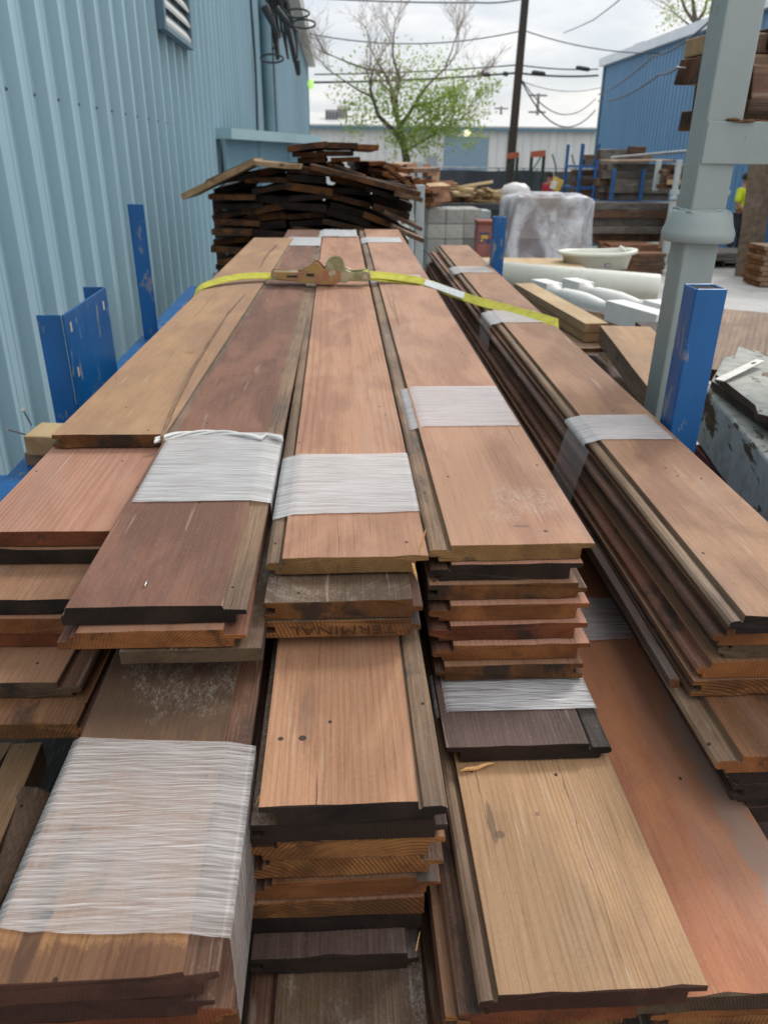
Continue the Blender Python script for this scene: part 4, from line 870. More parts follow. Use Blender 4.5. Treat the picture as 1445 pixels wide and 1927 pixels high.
# ------------------------------------------------------------------ white tub
TUB = simple('off_white_tub_plastic', lin(222,222,206,.84), .35, spec=.5, var=.04, scale=5, dirt=(.4,.38,.3), dirtk=.3)
rx = (1201-1046)/2/1592*tub_y
zc = atY(1122,476,tub_y).z; ctr = atY(1123,476,tub_y)
rt = empty('tub', (ctr.x, ctr.y, zc-.17), 'white plastic bath tub with a small blue label behind the fat white roll', 'tub')
mb = MB(); seg = 56; V = []; F = []
def ov(k, sx, sy): 
    t = 2*pi*k/seg; n_ = 2.6; c, s = cos(t), sin(t); return (sx*abs(c)**(2/n_)*(1 if c > 0 else -1), sy*abs(s)**(2/n_)*(1 if s > 0 else -1))
rings = [(.66,.56,0),(.80,.72,.02),(.88,.86,.145),(1.0,1.0,.155),(1.02,1.02,.175),(1.0,1.0,.188),(.92,.90,.190),(.86,.84,.175),(.80,.76,.06),(.6,.5,.035),(.02,.02,.03)]
for sx, sy, z in rings:
    for k in range(seg):
        x, y = ov(k, rx*sx, rx*.62*sy); lift = .03*max(0, x/rx)**2*(1 if z > .1 else 0); V.append((x, y, z+lift))
for i in range(len(rings)-1):
    for k in range(seg): k2 = (k+1) % seg; F.append((i*seg+k, i*seg+k2, (i+1)*seg+k2, (i+1)*seg+k))
F.append(tuple(range(seg))[::-1]); mb.add(V, F, 0, True); mb.build('basin', TUB, rt)
mb = MB(); mb.box(-.045,.01,-.0,.004,.055,.085, 0, Matrix.Translation((0.08,-rx*.55,0)) @ Matrix.Rotation(radians(-12),4,'X')); o = mb.build('label', simple('blue_label', lin(38,46,92), .4), rt); o['label'] = 'small blue label on the tub side'
mb = MB()
for q in range(3): mb.box(-.036+.014*q,-.027+.014*q,-.0015,.0,.062+.004*(q % 2),.077, 0, Matrix.Translation((0.08,-rx*.55,0)) @ Matrix.Rotation(radians(-12),4,'X'))
mb.build('emblem', WHITE, rt)
mb = MB(); mb.tube([(rx*.72,-.02,.19),(rx*.62,.02,.222),(rx*.66,.08,.225),(rx*.78,.1,.21)], .014, 8); mb.build('rim_lip', TUB, rt)
mb = MB(); mb.box(-rx*.75,rx*.75,-.22,.22,-(zc-.17)+.0,-.001); 
tag(mb.build('wood_crate', MIDW, origin=None), 'wooden crate carrying the white tub', 'crate').location = (ctr.x, ctr.y, zc-.17)
# ------------------------------------------------------------------ ground
def ground_mat():
    m, a = newmat('worn_concrete'); P = a.obj(); n = a.noise(P, .5, 6, .6); n2 = a.noise(P, 9, 6, .7); n3 = a.noise(P, 120, 3)
    c = a.mix(a.step(n, .35, .65), lin(190,188,184,.85), lin(160,158,153,.85)); c = a.mix(a.m('MULTIPLY', a.step(n2, .5, .75), .5), c, lin(120,117,112,.8))
    x, y, z = a.sep(P)[:3]
    jx = a.step(a.m('ABSOLUTE', a.m('SUBTRACT', a.m('FRACT', a.m('DIVIDE', x, 3.6)), .5)), .4975, .4992)
    jy = a.step(a.m('ABSOLUTE', a.m('SUBTRACT', a.m('FRACT', a.m('DIVIDE', y, 3.6)), .5)), .4975, .4992)
    c = a.mix(a.m('MAXIMUM', jx, jy), c, (.08,.078,.075)); c = a.mix(a.m('MULTIPLY', a.step(a.noise(P, 2.2, 7, .75, 1), .64, .72), .5), c, (.10,.095,.09))
    a.out(c, .85, n3, .3, .004); return m
mb = MB(); mb.add([(-150,-40,0),(150,-40,0),(150,350,0),(-150,350,0)], [(0,1,2,3)]); tag(mb.build('ground', ground_mat()), kind='structure')

# ------------------------------------------------------------------ metal clad buildings
def clad(name, col, var=.06, dirt=(.30,.30,.28), k=.3, bump=0):
    m, a = newmat(name); P = a.obj(); n = a.noise(a.scale(P, (1,1,.25)), 1.6, 5, .6); n2 = a.noise(a.scale(P, (14,14,.9)), 1, 5, .7); lv = a.noise(a.scale(P, (2.5,2.5,1.2)), 1, 2)
    c = a.mix(a.step(n, .3, .7), tuple(x*(1-var) for x in col), tuple(x*(1+var) for x in col)); c = a.mix(a.m('MULTIPLY', a.step(n2, .52, .75), k), c, dirt)
    a.out(c, .42, lv, .25, .02, spec=.45); return m
BLW = clad('pale_blue_wall_panel', lin(156,187,200,.84), k=.14)
def ribbed(mb, p0, along, out, length, z0, z1, pitch=.305, rib=.032, zt=None, minor=True):
    """trapezoid ribbed sheet; along/out unit vectors; zt(s) gives the top height"""
    p0 = Vector(p0); along = Vector(along); out = Vector(out); prof = []
    n = int(length/pitch)+1
    for i in range(n):
        s = i*pitch
        pr = [(s,0),(s+.013,rib),(s+.046,rib),(s+.078,0)]
        if minor: pr += [(s+.150,0),(s+.156,.004),(s+.168,.004),(s+.174,0),(s+.222,0),(s+.228,.004),(s+.240,.004),(s+.246,0)]
        prof += [q for q in pr if q[0] <= length]
    prof.append((length, 0)); V = []
    for s, o in prof:
        q = p0+along*s+out*o; t = z1 if zt is None else zt(s); V += [(q.x,q.y,z0),(q.x,q.y,t)]
    F = [(2*i,2*i+2,2*i+3,2*i+1) for i in range(len(prof)-1)]; mb.add(V, F)
WX = -1.22; EAVE = 5.75
bl = empty('metal_building', (WX-4, 18, 0), 'pale blue corrugated metal building running along the left side', 'building')
def bchild(mb, name, mat, par=bl, bevel=0, label=None):
    o = mb.build(name, mat, bevel=bevel); o.parent = par; o.matrix_parent_inverse = Matrix.Translation(-par.location)
    if label: o['label'] = label
    return o
YEND = 38.0
mb = MB(); ribbed(mb, (WX-.046,-.20,0), (0,1,0), (1,0,0), YEND+.2, 0, EAVE, rib=.046); bchild(mb, 'wall', BLW)
mb = MB(); mb.add([(WX-.033,YEND,0),(WX-10,YEND,0),(WX-10,YEND,EAVE+1),(WX-.033,YEND,EAVE)], [(0,1,2,3)]); bchild(mb, 'end_wall', BLW)
mb = MB(); mb.add([(WX+.36,-1,EAVE+.02),(WX+.36,YEND+.3,EAVE+.02),(WX-10,YEND+.3,EAVE+1.6),(WX-10,-1,EAVE+1.6)], [(0,1,2,3)]); bchild(mb, 'roof', clad('white_roof', (.6,.6,.6)))
TRIM = simple('pale_cream_trim', lin(205,200,192,.8), .5, var=.06, scale=3)
mb = MB(); mb.box(WX+.003,WX+.34,-1,YEND+.3,EAVE-.24,EAVE+.015); bchild(mb, 'gutter', TRIM, bevel=.02)
mb = MB(); mb.box(WX-.0,WX+.03,YEND-.04,YEND+.04,0,EAVE-.14); bchild(mb, 'corner_trim', simple('blue_grey_trim', lin(104,136,148,.8), .5))
SCRW = simple('dark_screw', (.06,.07,.08), .6)
# screws along the girt at rib edges
for i in range(2, 60):
    y = -.2+i*.305-.022
    if y < 1.0 or i > 44: continue
    mb = MB(); mb.lathe([(.0075,0),(.0075,.002),(.0045,.003),(.004,.006),(0,.0065)], Matrix.Translation((WX-.046,y,2.135)) @ Matrix.Rotation(radians(90),4,'Y'), 8); bchild(mb, 'screw', SCRW)
# louvre vent
LV = simple('light_louvre_metal', lin(196,198,196,.8), .5, var=.05); LVD = simple('blue_grey_trim_dark', lin(96,124,138,.8), .5)
pa = atX(303,57,WX+.01); pb = atX(352,82,WX+.01); y0, y1, z0 = pa.y, pb.y, (pa.z+pb.z)/2
mb = MB(); mb.box(WX,WX+.055,y0-.06,y0,z0-.02,z0+1.3); mb.box(WX,WX+.055,y1,y1+.06,z0-.02,z0+1.3); mb.box(WX,WX+.058,y0+.001,y1-.001,z0-.021,z0+.012); f_ = bchild(mb, 'vent', LVD)
mb = MB()
for i in range(12):
    z = z0+.02+i*.105; mb.hexa([(WX+.001,y0+.002,z+.07),(WX+.046,y0+.002,z),(WX+.046,y1-.002,z),(WX+.001,y1-.002,z+.07)],[(WX+.004,y0+.002,z+.098),(WX+.05,y0+.002,z+.02),(WX+.05,y1-.002,z+.02),(WX+.004,y1-.002,z+.098)])
o = mb.build('louvre', LV); o.parent = f_
# downspouts, conduits
PIPEB = simple('blue_painted_pipe', lin(120,152,164,.8), .45, var=.08, scale=4)
def wp(x, y, off=.05): return atX(x, y, WX+off)
yd = wp(500,150).y
mb = MB(); mb.tube([(WX+.09,yd,1.2),(WX+.09,yd,3.95),(WX+.07,yd,4.1),(WX+.02,yd,4.25)], .085, 14); bchild(mb, 'downspout', PIPEB)
mb = MB(); mb.box(WX+.001,WX+.07,yd+2.0,yd+2.4,0,4.2); bchild(mb, 'pilaster', LVD)
yc = wp(481,100).y
mb = MB(); mb.tube([(WX+.03,yc+.2*sin(i*.9)*.5,EAVE-.3-(EAVE-2.5)*i/12) for i in range(13)], .018, 6); bchild(mb, 'conduit', simple('dark_cable', (.03,.035,.04), .6))
# tangle of black cables on the eave
CAB = bpy.data.materials['dark_cable']; rd = random.Random(11)
ct = empty('cable_bundle', (WX+.2, yd, 4.8), 'tangle of black overhead cables and loops hanging at the corner of the left roof', 'cables')
for q in range(16):
    pts = []; y = yd-1.0+rd.random()*1.0; z = EAVE-.1-rd.random()*.3; x = WX+.12
    ex = rd.uniform(.25,.55); L = rd.uniform(.8,1.7)
    for i in range(14):
        t = i/13; pts.append((x+ex*sin(pi*t)**1.2*(.5+.5*sin(q)), y+L*t*2.6, z-1.3*sin(pi*t)*rd.uniform(.85,1.0)*(.4+.12*q)*.8))
    mb = MB(); mb.tube(pts, rd.uniform(.018,.045), 6); o = mb.build('cable', CAB, ct); o.matrix_parent_inverse = Matrix.Translation(-ct.location)
for px_, py_ in ((560,25),(572,45),(512,110)):
    p = atY(px_, py_, yd*.9); mb = MB(); mb.tube([p+Vector((.17*cos(t)*(1.0), 0, .055*sin(t))) for t in [2*pi*i/16 for i in range(17)]], .014, 6); o = mb.build('cable_loop', CAB, ct); o.matrix_parent_inverse = Matrix.Translation(-ct.location)
for (a, b, r_) in (((498,12),(520,60),.07),((520,15),(560,60),.05),((548,30),(560,110),.03)):
    p, q = atY(*a, yd*.92), atY(*b, yd*.92); mb = MB(); mb.tube([p, (p+q)/2+Vector((.03,0,-.05)), q], [r_, r_*.7, r_*.4], 8); o = mb.build('splice_case', CAB, ct); o.matrix_parent_inverse = Matrix.Translation(-ct.location)
# lime green wall lamp at the far corner
p = atY(585,158,36); mb = MB(); mb.lathe([(0,-.2),(.09,-.15),(.13,0),(.09,.14),(0,.18)], Matrix.Translation(p), 16)
m, a = newmat('lime_glow'); a.out((.5,.8,.15), .4, emit=(.50,.80,.22), es=.7)
tag(mb.build('wall_lamp', m, origin=None), 'small lime green lamp at the far corner of the left building', 'lamp')
# lean-to wall with a cap
la = atY(418,262,8.8); lb = Vector((-.33,11.4,la.z-.0)); dv = (lb-la); dv.z = 0; Ls = dv.length; dv.normalize(); ov_ = Vector((dv.y,-dv.x,0))
lw = empty('side_wall', (la.x, la.y, 0), 'low dark blue sheet metal wall with a pale cap jutting from the left building', 'wall')
mb = MB(); ribbed(mb, (la.x,la.y,0), dv, ov_, Ls, 0, 2.08, pitch=.9, rib=.03, minor=False); bchild(mb, 'panel', clad('slate_blue_panel', lin(104,140,156,.8)), lw)
mb = MB(); mb.bar((la.x,la.y,2.13)+Vector((0,0,0)) if False else Vector((la.x,la.y,2.13)), Vector((la.x,la.y,2.13))+dv*Ls, .22, .10); bchild(mb, 'cap', clad('cap_blue', lin(160,190,196,.8)), lw)

# right blue building
RX = 490/1592*36
rb = empty('metal_building', (RX+5, 24, 0), 'medium blue corrugated building with white roof edge at the right', 'building')
BLR = clad('mid_blue_wall_panel', lin(92,138,176,.8), k=.12)
zE = atX(1125,130,RX).z
mb = MB(); ribbed(mb, (RX,36,0), (0,-1,0), (-1,0,0), 26, 0, zE, pitch=.305, rib=.035, minor=False); bchild(mb, 'wall', BLR, rb)
mb = MB(); mb.add([(RX,36,0),(RX+12,36,0),(RX+12,36,zE+.8),(RX,36,zE)], [(0,1,2,3)]); mb.add([(RX,10,0),(RX,10,zE),(RX+12,10,zE+.8),(RX+12,10,0)], [(0,1,2,3)]); bchild(mb, 'end_wall', BLR, rb)
mb = MB(); mb.hexa([(RX-.22,9.8,zE-.0),(RX+12,9.8,zE+.9),(RX+12,36.2,zE+.9),(RX-.22,36.2,zE-.0)],[(RX-.22,9.8,zE+.30),(RX+12,9.8,zE+1.2),(RX+12,36.2,zE+1.2),(RX-.22,36.2,zE+.30)]); bchild(mb, 'roof', clad('white_blue_roof_edge', lin(214,222,230,.85)), rb)
mb = MB(); mb.box(RX-.06,RX-.03,35.9,36.05,0,zE-.01); bchild(mb, 'corner_trim', LVD, rb)
mb = MB(); mb.box(RX+.4,RX+1.4,33,34,zE+.35,zE+.55); bchild(mb, 'roof_vent', TRIM, rb)

# far white building
WY = 60.; wb_ = empty('warehouse', (3, WY+8, 0), 'long low cream white metal warehouse across the far end of the yard', 'building')
WHT = clad('cream_wall_panel', lin(212,214,212,.80), k=.2)
e1 = atY(590,240,WY); e2 = atY(1130,246,WY); zw = (e1.z+e2.z)/2
mb = MB(); ribbed(mb, (e1.x-9,WY,0), (1,0,0), (0,-1,0), 48, 0, zw, pitch=.61, rib=.05, minor=False); bchild(mb, 'wall', WHT, wb_)
zr = atY(800,214,WY+9).z
mb = MB(); mb.hexa([(e1.x-9.2,WY-.35,zw),(e2.x+19,WY-.35,zw),(e2.x+19,WY+9,zr-.2),(e1.x-9.2,WY+9,zr-.2)],[(e1.x-9.2,WY-.35,zw+.2),(e2.x+19,WY-.35,zw+.2),(e2.x+19,WY+9,zr),(e1.x-9.2,WY+9,zr)]); bchild(mb, 'roof', clad('white_metal_roof', lin(216,216,212,.72)), wb_)
mb = MB(); mb.box(e1.x-9.2,e2.x+19,WY-.42,WY-.352,zw-.12,zw+.10); bchild(mb, 'eave_trim', LVD, wb_)
def wrect(x0, y0, x1, y1, name, mat, off=.08, label=None, Y=WY):
    a = atY(x0,y0,Y); b = atY(x1,y1,Y); mb = MB(); mb.box(a.x,b.x,Y-off,Y-off+.05,b.z,a.z); return bchild(mb, name, mat, wb_, 0, label)
ROLL = simple('blue_roller_door', lin(128,152,170,.8), .5, stretch=(1,1,12), var=.12)
wrect(836,257,915,325,'roller_door',ROLL, label='blue grey roller door'); wrect(798,290,826,325,'door',simple('cream_door', lin(190,190,186,.8), .5)); wrect(803,294,821,318,'window',simple('dim_pane', lin(150,160,166,.8), .2), .12)
wrect(957,246,966,320,'corner_trim',LVD,.10)
p = atY(878,250,WY-.5); mb = MB(); mb.lathe([(0,-.22),(.25,-.1),(.3,.1),(0,.2)], Matrix.Translation(p), 12); m, a = newmat('warm_lamp_glow'); a.out((.9,.85,.6), .4, emit=(1,.9,.62), es=1.5); bchild(mb, 'wall_lamp', m, wb_)
# roof units
def roofunit(label, x0, y0, x1, y1, Y, mat, slots=True):
    a = atY(x0,y0,Y); b = atY(x1,y1,Y); e = empty('rooftop_unit', ((a.x+b.x)/2, Y, b.z), label, 'rooftop unit')
    mb = MB(); mb.box(a.x,b.x,Y,Y+1.6,b.z,a.z); bchild(mb, 'casing', mat, e, .02)
    if slots:
        mb = MB(); n = 4
        for i in range(n): xx = a.x+(b.x-a.x)*(i+.2)/n; mb.box(xx,xx+(b.x-a.x)*.6/n,Y-.02,Y-.001,b.z+(a.z-b.z)*.2,a.z-(a.z-b.z)*.2)
        bchild(mb, 'grille', simple('dark_grille', (.10,.11,.12), .6), e)
    mb = MB(); mb.box(a.x-.1,b.x+.1,Y+.1,Y+1.4,b.z-.45,b.z-.001); bchild(mb, 'curb', mat, e)
    return e
UG = simple('grey_unit_metal', lin(150,154,156,.8), .5); UC = simple('cream_unit_metal', lin(206,200,184,.8), .5)
roofunit('grey rooftop cooling unit on the far warehouse, left of the tree', 612,206,636,232, WY+3, UG)
roofunit('cream topped rooftop unit beside the grey one, nearly behind the tree', 634,199,654,226, WY+4.2, UC)

# ------------------------------------------------------------------ poles and wires
WOODP = simple('dark_creosote_wood', lin(70,60,52,.8), .85, var=.2, scale=4, stretch=(1,1,.1))
PY = 30.; b0 = atY(957,345,PY); t0 = atY(990,-25,PY); b0 = b0+(b0-t0)*(b0.z/(t0.z-b0.z))
pole = empty('utility_pole', b0, 'tall dark wooden utility pole leaning slightly right beyond the yard', 'utility pole')
mb = MB(); t1 = b0+(t0-b0)*1.1; mb.tube([b0,(b0+t1)/2,t1], [.16,.145,.125], 14); bchild(mb, 'shaft', WOODP, pole)
mb = MB(); c_ = atY(984,20,PY); mb.tube([c_+Vector((0,-.16,-1)), c_+Vector((.02,-.16,1.0))], .02, 6); bchild(mb, 'conduit', CAB, pole)
def wire(label, pts, r=.02, sag=.0, group='overhead wires', n=24):
    P = []
    for (x0,y0,Y0),(x1,y1,Y1) in zip(pts[:-1], pts[1:]):
        a = atY(x0,y0,Y0); b = atY(x1,y1,Y1)
        for i in range(n): t = i/n; P.append(a+(b-a)*t+Vector((0,0,-sag*4*t*(1-t))))
    P.append(atY(*pts[-1])); mb = MB(); mb.tube(P, r, 6)
    return tag(mb.build('overhead_wire', CABG, origin=P[0]), label, 'wire', group)
CABG = simple('grey_black_cable', (.07,.075,.08), .6)
wire('topmost wire crossing the top edge of the sky', [(560,-6,30),(900,5,30),(985,-3,30),(1150,-20,30)], .022, .05)
wire('thin wire across the upper sky from left building to pole', [(575,62,30),(985,57,30),(1345,92,30)], .018, .35)
wire('double wire just above the tree, upper strand', [(592,140,30),(975,122,30),(1125,130,31)], .022, .06)
wire('thick messenger cable with dark splice boxes', [(590,155,30),(972,137,30),(1125,142,31)], .034, .06)
wire('upper drooping wire right of the pole', [(975,140,30),(1120,186,38)], .02, .9)
wire('lower drooping wire right of the pole', [(975,140,30),(1120,207,38)], .026, 1.1)
wire('faint diagonal wire at the upper right sky', [(1060,62,30),(1115,38,24),(1165,0,18)], .012, .01)
wire('faint flat wire behind the right building top', [(975,150,40),(1130,165,44)], .016, .3)
wire('wire running down the right building wall, upper', [(1125,178,35),(1230,105,22),(1345,30,15)], .02, .12)
wire('wire running down the right building wall, lower', [(1125,190,35),(1240,140,22),(1345,50,15)], .024, .2)
for x0, y0, x1, y1 in ((900,139,922,141),(946,138,956,140),(1000,136,1026,139),(1083,127,1110,131)):
    a = atY(x0,y0,29.9); b = atY(x1,y1,29.9); mb = MB(); mb.tube([a, a+(b-a)*.12, a+(b-a)*.88, b], [.03,.07,.07,.03], 10)
    tag(mb.build('splice_box', CAB, origin=a), {900:'dark splice box on the cable between tree and pole',946:'short splice box on the cable just left of the pole',1000:'dark splice box on the cable just right of the pole',1083:'splice box on the upper wire near the right building'}[x0], 'splice box', 'cable splice boxes')
for x, y0, y1, Y, lb in ((1012,176,232,95,'far grey power pole with two crossarms right of the big pole'),(942,200,240,120,'faint smallest power pole left of the big pole')):
    b = atY(x,y1,Y); t = atY(x+1,y0,Y); e = empty('power_pole', b, lb, 'power pole'); G_ = simple('far_pole_wood', lin(150,150,150,.7), .9)
    mb = MB(); mb.tube([Vector((b.x,b.y,0)),t], .16, 8); bchild(mb, 'shaft', G_, e)
    for k in ((0.06,),( .62,)) if Y < 100 else ((.1,),):
        z = t.z-(t.z-b.z)*k[0]; mb = MB(); mb.box(t.x-.95,t.x+.95,t.y-.1,t.y+.1,z-.1,z+.08); bchild(mb, 'crossarm', G_, e)

# ------------------------------------------------------------------ trees
BARK = simple('grey_brown_bark', lin(112,100,90,.75), .9, var=.3, scale=6, stretch=(1,1,.3)); TWIG = simple('pale_bare_twigs', lin(168,152,142,.8), .9, var=.2)
def leafm(name, c1, c2):
    m, a = newmat(name); n = a.noise(a.obj(), 2.2, 3); c = a.mix(a.step(n, .35, .65), c1, c2)
    d = a.n('ShaderNodeBsdfDiffuse'); t = a.n('ShaderNodeBsdfTranslucent'); a.put(d.inputs[0], c); a.put(t.inputs[0], a.scale(c, (1.2,1.3,.7))); mx = a.n('ShaderNodeMixShader'); mx.inputs[0].default_value = .45
    a.nt.links.new(d.outputs[0], mx.inputs[1]); a.nt.links.new(t.outputs[0], mx.inputs[2]); o = a.n('ShaderNodeOutputMaterial'); a.nt.links.new(mx.outputs[0], o.inputs[0]); return m
LEAF = leafm('fresh_spring_leaves', (.22,.30,.08), (.34,.40,.15))
def leaves(mb, rd, c, rad, n, size):
    for _ in range(n):
        d = Vector((rd.gauss(0,1), rd.gauss(0,1), rd.gauss(0,.8))); p = c+d*rad*.5
        a = Vector((rd.uniform(-1,1), rd.uniform(-1,1), rd.uniform(-1,1))).normalized(); b = a.cross(Vector((rd.uniform(-1,1), rd.uniform(-1,1), 1))).normalized(); s = size*rd.uniform(.6,1.2)
        mb.add([p-a*s, p+b*s*.5, p+a*s, p-b*s*.5], [(0,1,2,3)])
def tree(label, base, limbs, seed, leafspots, lsize, twign=4, tw=1.0, nleaf=60):
    rd = random.Random(seed); e = empty('tree', base, label, 'tree'); tr = MB(); twg = MB(); ends = []
    def grow(p, d, r, L, lev):
        pts = [p]; q = p.copy(); dd = d.copy(); n = 5
        for i in range(n):
            dd = (dd+Vector((rd.uniform(-.22,.22), rd.uniform(-.22,.22), rd.uniform(-.08,.16)))).normalized(); q = q+dd*(L/n); pts.append(q.copy())
        (tr if lev < 2 else twg).tube(pts, [max(.0035, r*(1-.6*i/n)) for i in range(n+1)], 7 if lev < 2 else 4, cap=False)
        ends.append((pts[-1], lev))
        if lev >= 5: return
        kids = 3 if lev < 2 else rd.choice((2,3,3))
        for k in range(kids+ (1 if lev in (1,2) else 0)):
            t = rd.uniform(.35, 1.0) if k else 1.0; i = int(t*n); pp = pts[i]
            nd = (dd+Vector((rd.uniform(-1,1), rd.uniform(-.9,.9), rd.uniform(-.45,.65)))*(.85 if lev < 3 else .9)).normalized()
            grow(pp, nd, r*(.58 if lev < 2 else .55), L*rd.uniform(.60,.84), lev+1)
    for (pts, r0, r1) in limbs: tr.tube(pts, [r0+(r1-r0)*i/(len(pts)-1) for i in range(len(pts))], 10, cap=False); d = (pts[-1]-pts[-2]).normalized(); grow(pts[-1], d, r1, tw*1.5, 1)
    bchild(tr, 'trunk', BARK, e); bchild(twg, 'twigs', TWIG, e)
    lf = MB()
    for c, rad, n in leafspots: leaves(lf, rd, c, rad, n, lsize)
    for p, lev in ends:
        if lev >= 3 and p.z < leafspots_z and rd.random() < .6: leaves(lf, rd, p, .25, 6, lsize)
    bchild(lf, 'crown', LEAF, e); return e
TY = 27.; P_ = lambda x, y, dy=0: atY(x, y, TY+dy)
tb_ = Vector((P_(765,300).x, TY, 0)); leafspots_z = 4.2
limbs = [([tb_, P_(765,300), P_(757,262,.1), P_(748,225,.0)], .15, .075), ([P_(757,268), P_(738,243,-.3), P_(712,218,-.5), P_(700,180,-.6)], .09, .045), ([P_(748,225), P_(745,185,.2), P_(725,140,.4), P_(708,112,.5)], .07, .022),
         ([P_(752,240), P_(775,205,-.4), P_(800,165,-.5), P_(838,128,-.6)], .07, .022), ([P_(745,190), P_(752,150,.3), P_(740,110,.2)], .05, .035), ([P_(778,202), P_(820,190,.5), P_(860,165,.8)], .05, .03), ([P_(763,285), P_(800,262,.4), P_(840,240,.4)], .05, .03),
         ([P_(720,135), P_(690,130,.2), P_(655,118,.1)], .035, .025), ([P_(705,185), P_(675,170,.2), P_(645,150,.1)], .035, .02), ([P_(838,125), P_(850,95,.2)], .03, .02)]
rdx = random.Random(4); spots = []
for x, y, rad, n in ((790,232,.55,330),(825,215,.55,340),(850,232,.5,260),(880,222,.35,120),(770,250,.4,160),(800,195,.5,220),(700,205,.4,150),(675,225,.35,90),(665,195,.3,60),(720,180,.35,90),(745,262,.4,120),(830,180,.45,160),(860,190,.4,130),(780,275,.4,130),(735,210,.3,80),(660,240,.25,30),(895,250,.3,30),(850,160,.35,60),(690,165,.3,40),(815,260,.45,140),(880,275,.2,25),(700,120,.5,60),(740,110,.5,50),(780,140,.6,110),(820,120,.5,70),(660,140,.4,40),(870,140,.4,40),(760,170,.5,110),(640,175,.3,30)):
    spots.append((atY(x, y, TY+rdx.uniform(-.9,.9)), rad*1.45, int(n*1.9)))
tree('half bare spring tree with fresh green leaves in the yard', tb_, limbs, 21, spots, .062, tw=.52)
# tree behind the right building
TB2 = Vector((atY(1310,40,44).x, 44, 0)); leafspots_z = 0
limbs = [([TB2, atY(1310,60,44), atY(1305,20,44)], .22, .1), ([atY(1308,45,44), atY(1290,20,44), atY(1280,-5,44)], .09, .05), ([atY(1308,45,44), atY(1325,20,44.3), atY(1330,0,44)], .09, .05), ([atY(1300,50,44), atY(1275,30,44)], .05, .03)]
sp = [(atY(x, y, 44+rdx.uniform(-.5,.5)), .5, 46) for x, y in ((1262,8),(1255,28),(1270,20),(1285,5),(1298,15),(1310,5),(1325,18),(1335,2),(1280,35),(1258,42),(1300,-6),(1340,15))]
tree('tree with yellow green buds behind the right building roof', TB2, limbs, 33, sp, .075, tw=.8)
# ------------------------------------------------------------------ tall rough pile of old boards beyond the load
OLDM = [OLD, OLDE, OLD]; YF = 4.75
MIDDK = wood('brown_old_lumber', L_(120,86,60), L_(78,54,38), .3, .005, .45, 1.2, .2, dark=.35)
ORNG = wood('orange_brown_cedar', L_(170,118,82), L_(132,88,60), .35, .005, .4, 1, .1, dark=.1)
def farboard(label, x, y, wd, th, tilt, Y=YF, ln=1.6, m=OLDM, yaw=0, k=0, group='old boards of the tall rough pile', pitch=0, cat='board'):
    p = atY(x, y, Y); d = Vector((sin(yaw)*cos(pitch), cos(yaw)*cos(pitch), sin(pitch))); r = Vector((cos(yaw), -sin(yaw), 0)); up = r.cross(d)
    c, s = cos(tilt), sin(tilt); r2 = r*c+up*s; u2 = up*c-r*s
    return plank3('old_board', label, p-r2*wd/2, r2, d, u2, wd, ln, th, m, cat, group, .002, k, .0035)
rd = random.Random(12); cols = [(437,'left'),(507,'second'),(580,'middle'),(655,'fourth'),(730,'right')]
hump = lambda x: 302+.00105*(x-560)**2
ordn = ['top','second','third','fourth','fifth','sixth','seventh','eighth','ninth','tenth','eleventh','twelfth','thirteenth','fourteenth']
for ci, (cx_, cn) in enumerate(cols):
    y = hump(cx_)+12; j = 0
    base = {0:.16,1:.03,2:-.06,3:-.20,4:-.27}[ci]
    while y < 512 and j < 14:
        tilt = base*(1.0-.055*j)+rd.uniform(-.16,.16); wd = rd.uniform(.20,.275); xx = cx_+rd.uniform(-10,10)
        dark_end = rd.random() < .5
        m = [OLD, OLDE if not dark_end else EM['black'], OLD] if rd.random() < .75 else [MIDDK, EM['brown'], MIDDK]
        farboard('%s board down in the %s column of the tall dark pile behind the strapped load' % (ordn[j], cn), xx, y, wd, rd.uniform(.026,.042), tilt, Y=YF+rd.uniform(-.10,.12), m=m, k=j+ci*20, yaw=rd.uniform(-.06,.06))
        y += rd.uniform(14.0,19.5); j += 1
TANW = wood('yellow_tan_old_board', L_(178,150,108), L_(150,118,80), .3, .006, .35, 1, .2, dark=.2)
farboard('pale tan board sticking out far left over the tall pile, tilted', 408, 332, .44, .030, .42, Y=4.55, m=[TANW,TANW,TANW], ln=.5, k=3)
farboard('shorter brown board lying on the pale tilted board at the far left', 432, 318, .30, .018, .40, Y=4.72, m=[MIDDK,MIDDK,MIDDK], ln=.6, k=4)
farboard('curled yellowish board on the left top of the tall pile', 522, 306, .24, .024, -.05, Y=4.5, m=[TANW,TANW,TANW], ln=.9, k=5)
farboard('long dark board sloping down right across the top of the tall pile', 690, 335, .62, .030, -.22, Y=4.58, m=OLDM, ln=.6, k=6)
farboard('short brown board at the right shoulder of the tall pile', 770, 366, .16, .024, -.22, Y=4.55, m=[MIDDK]*3, ln=.5, k=7)
farboard('greyish bent board sticking out lower right of the tall pile', 770, 438, .18, .024, -.38, Y=4.45, m=[MIDW,MIDDK,MIDW], ln=.5, k=8)
farboard('weathered board end leaning on the right side of the tall pile', 760, 412, .24, .02, -.42, Y=4.6, m=[MIDDK]*3, ln=.6, k=9)
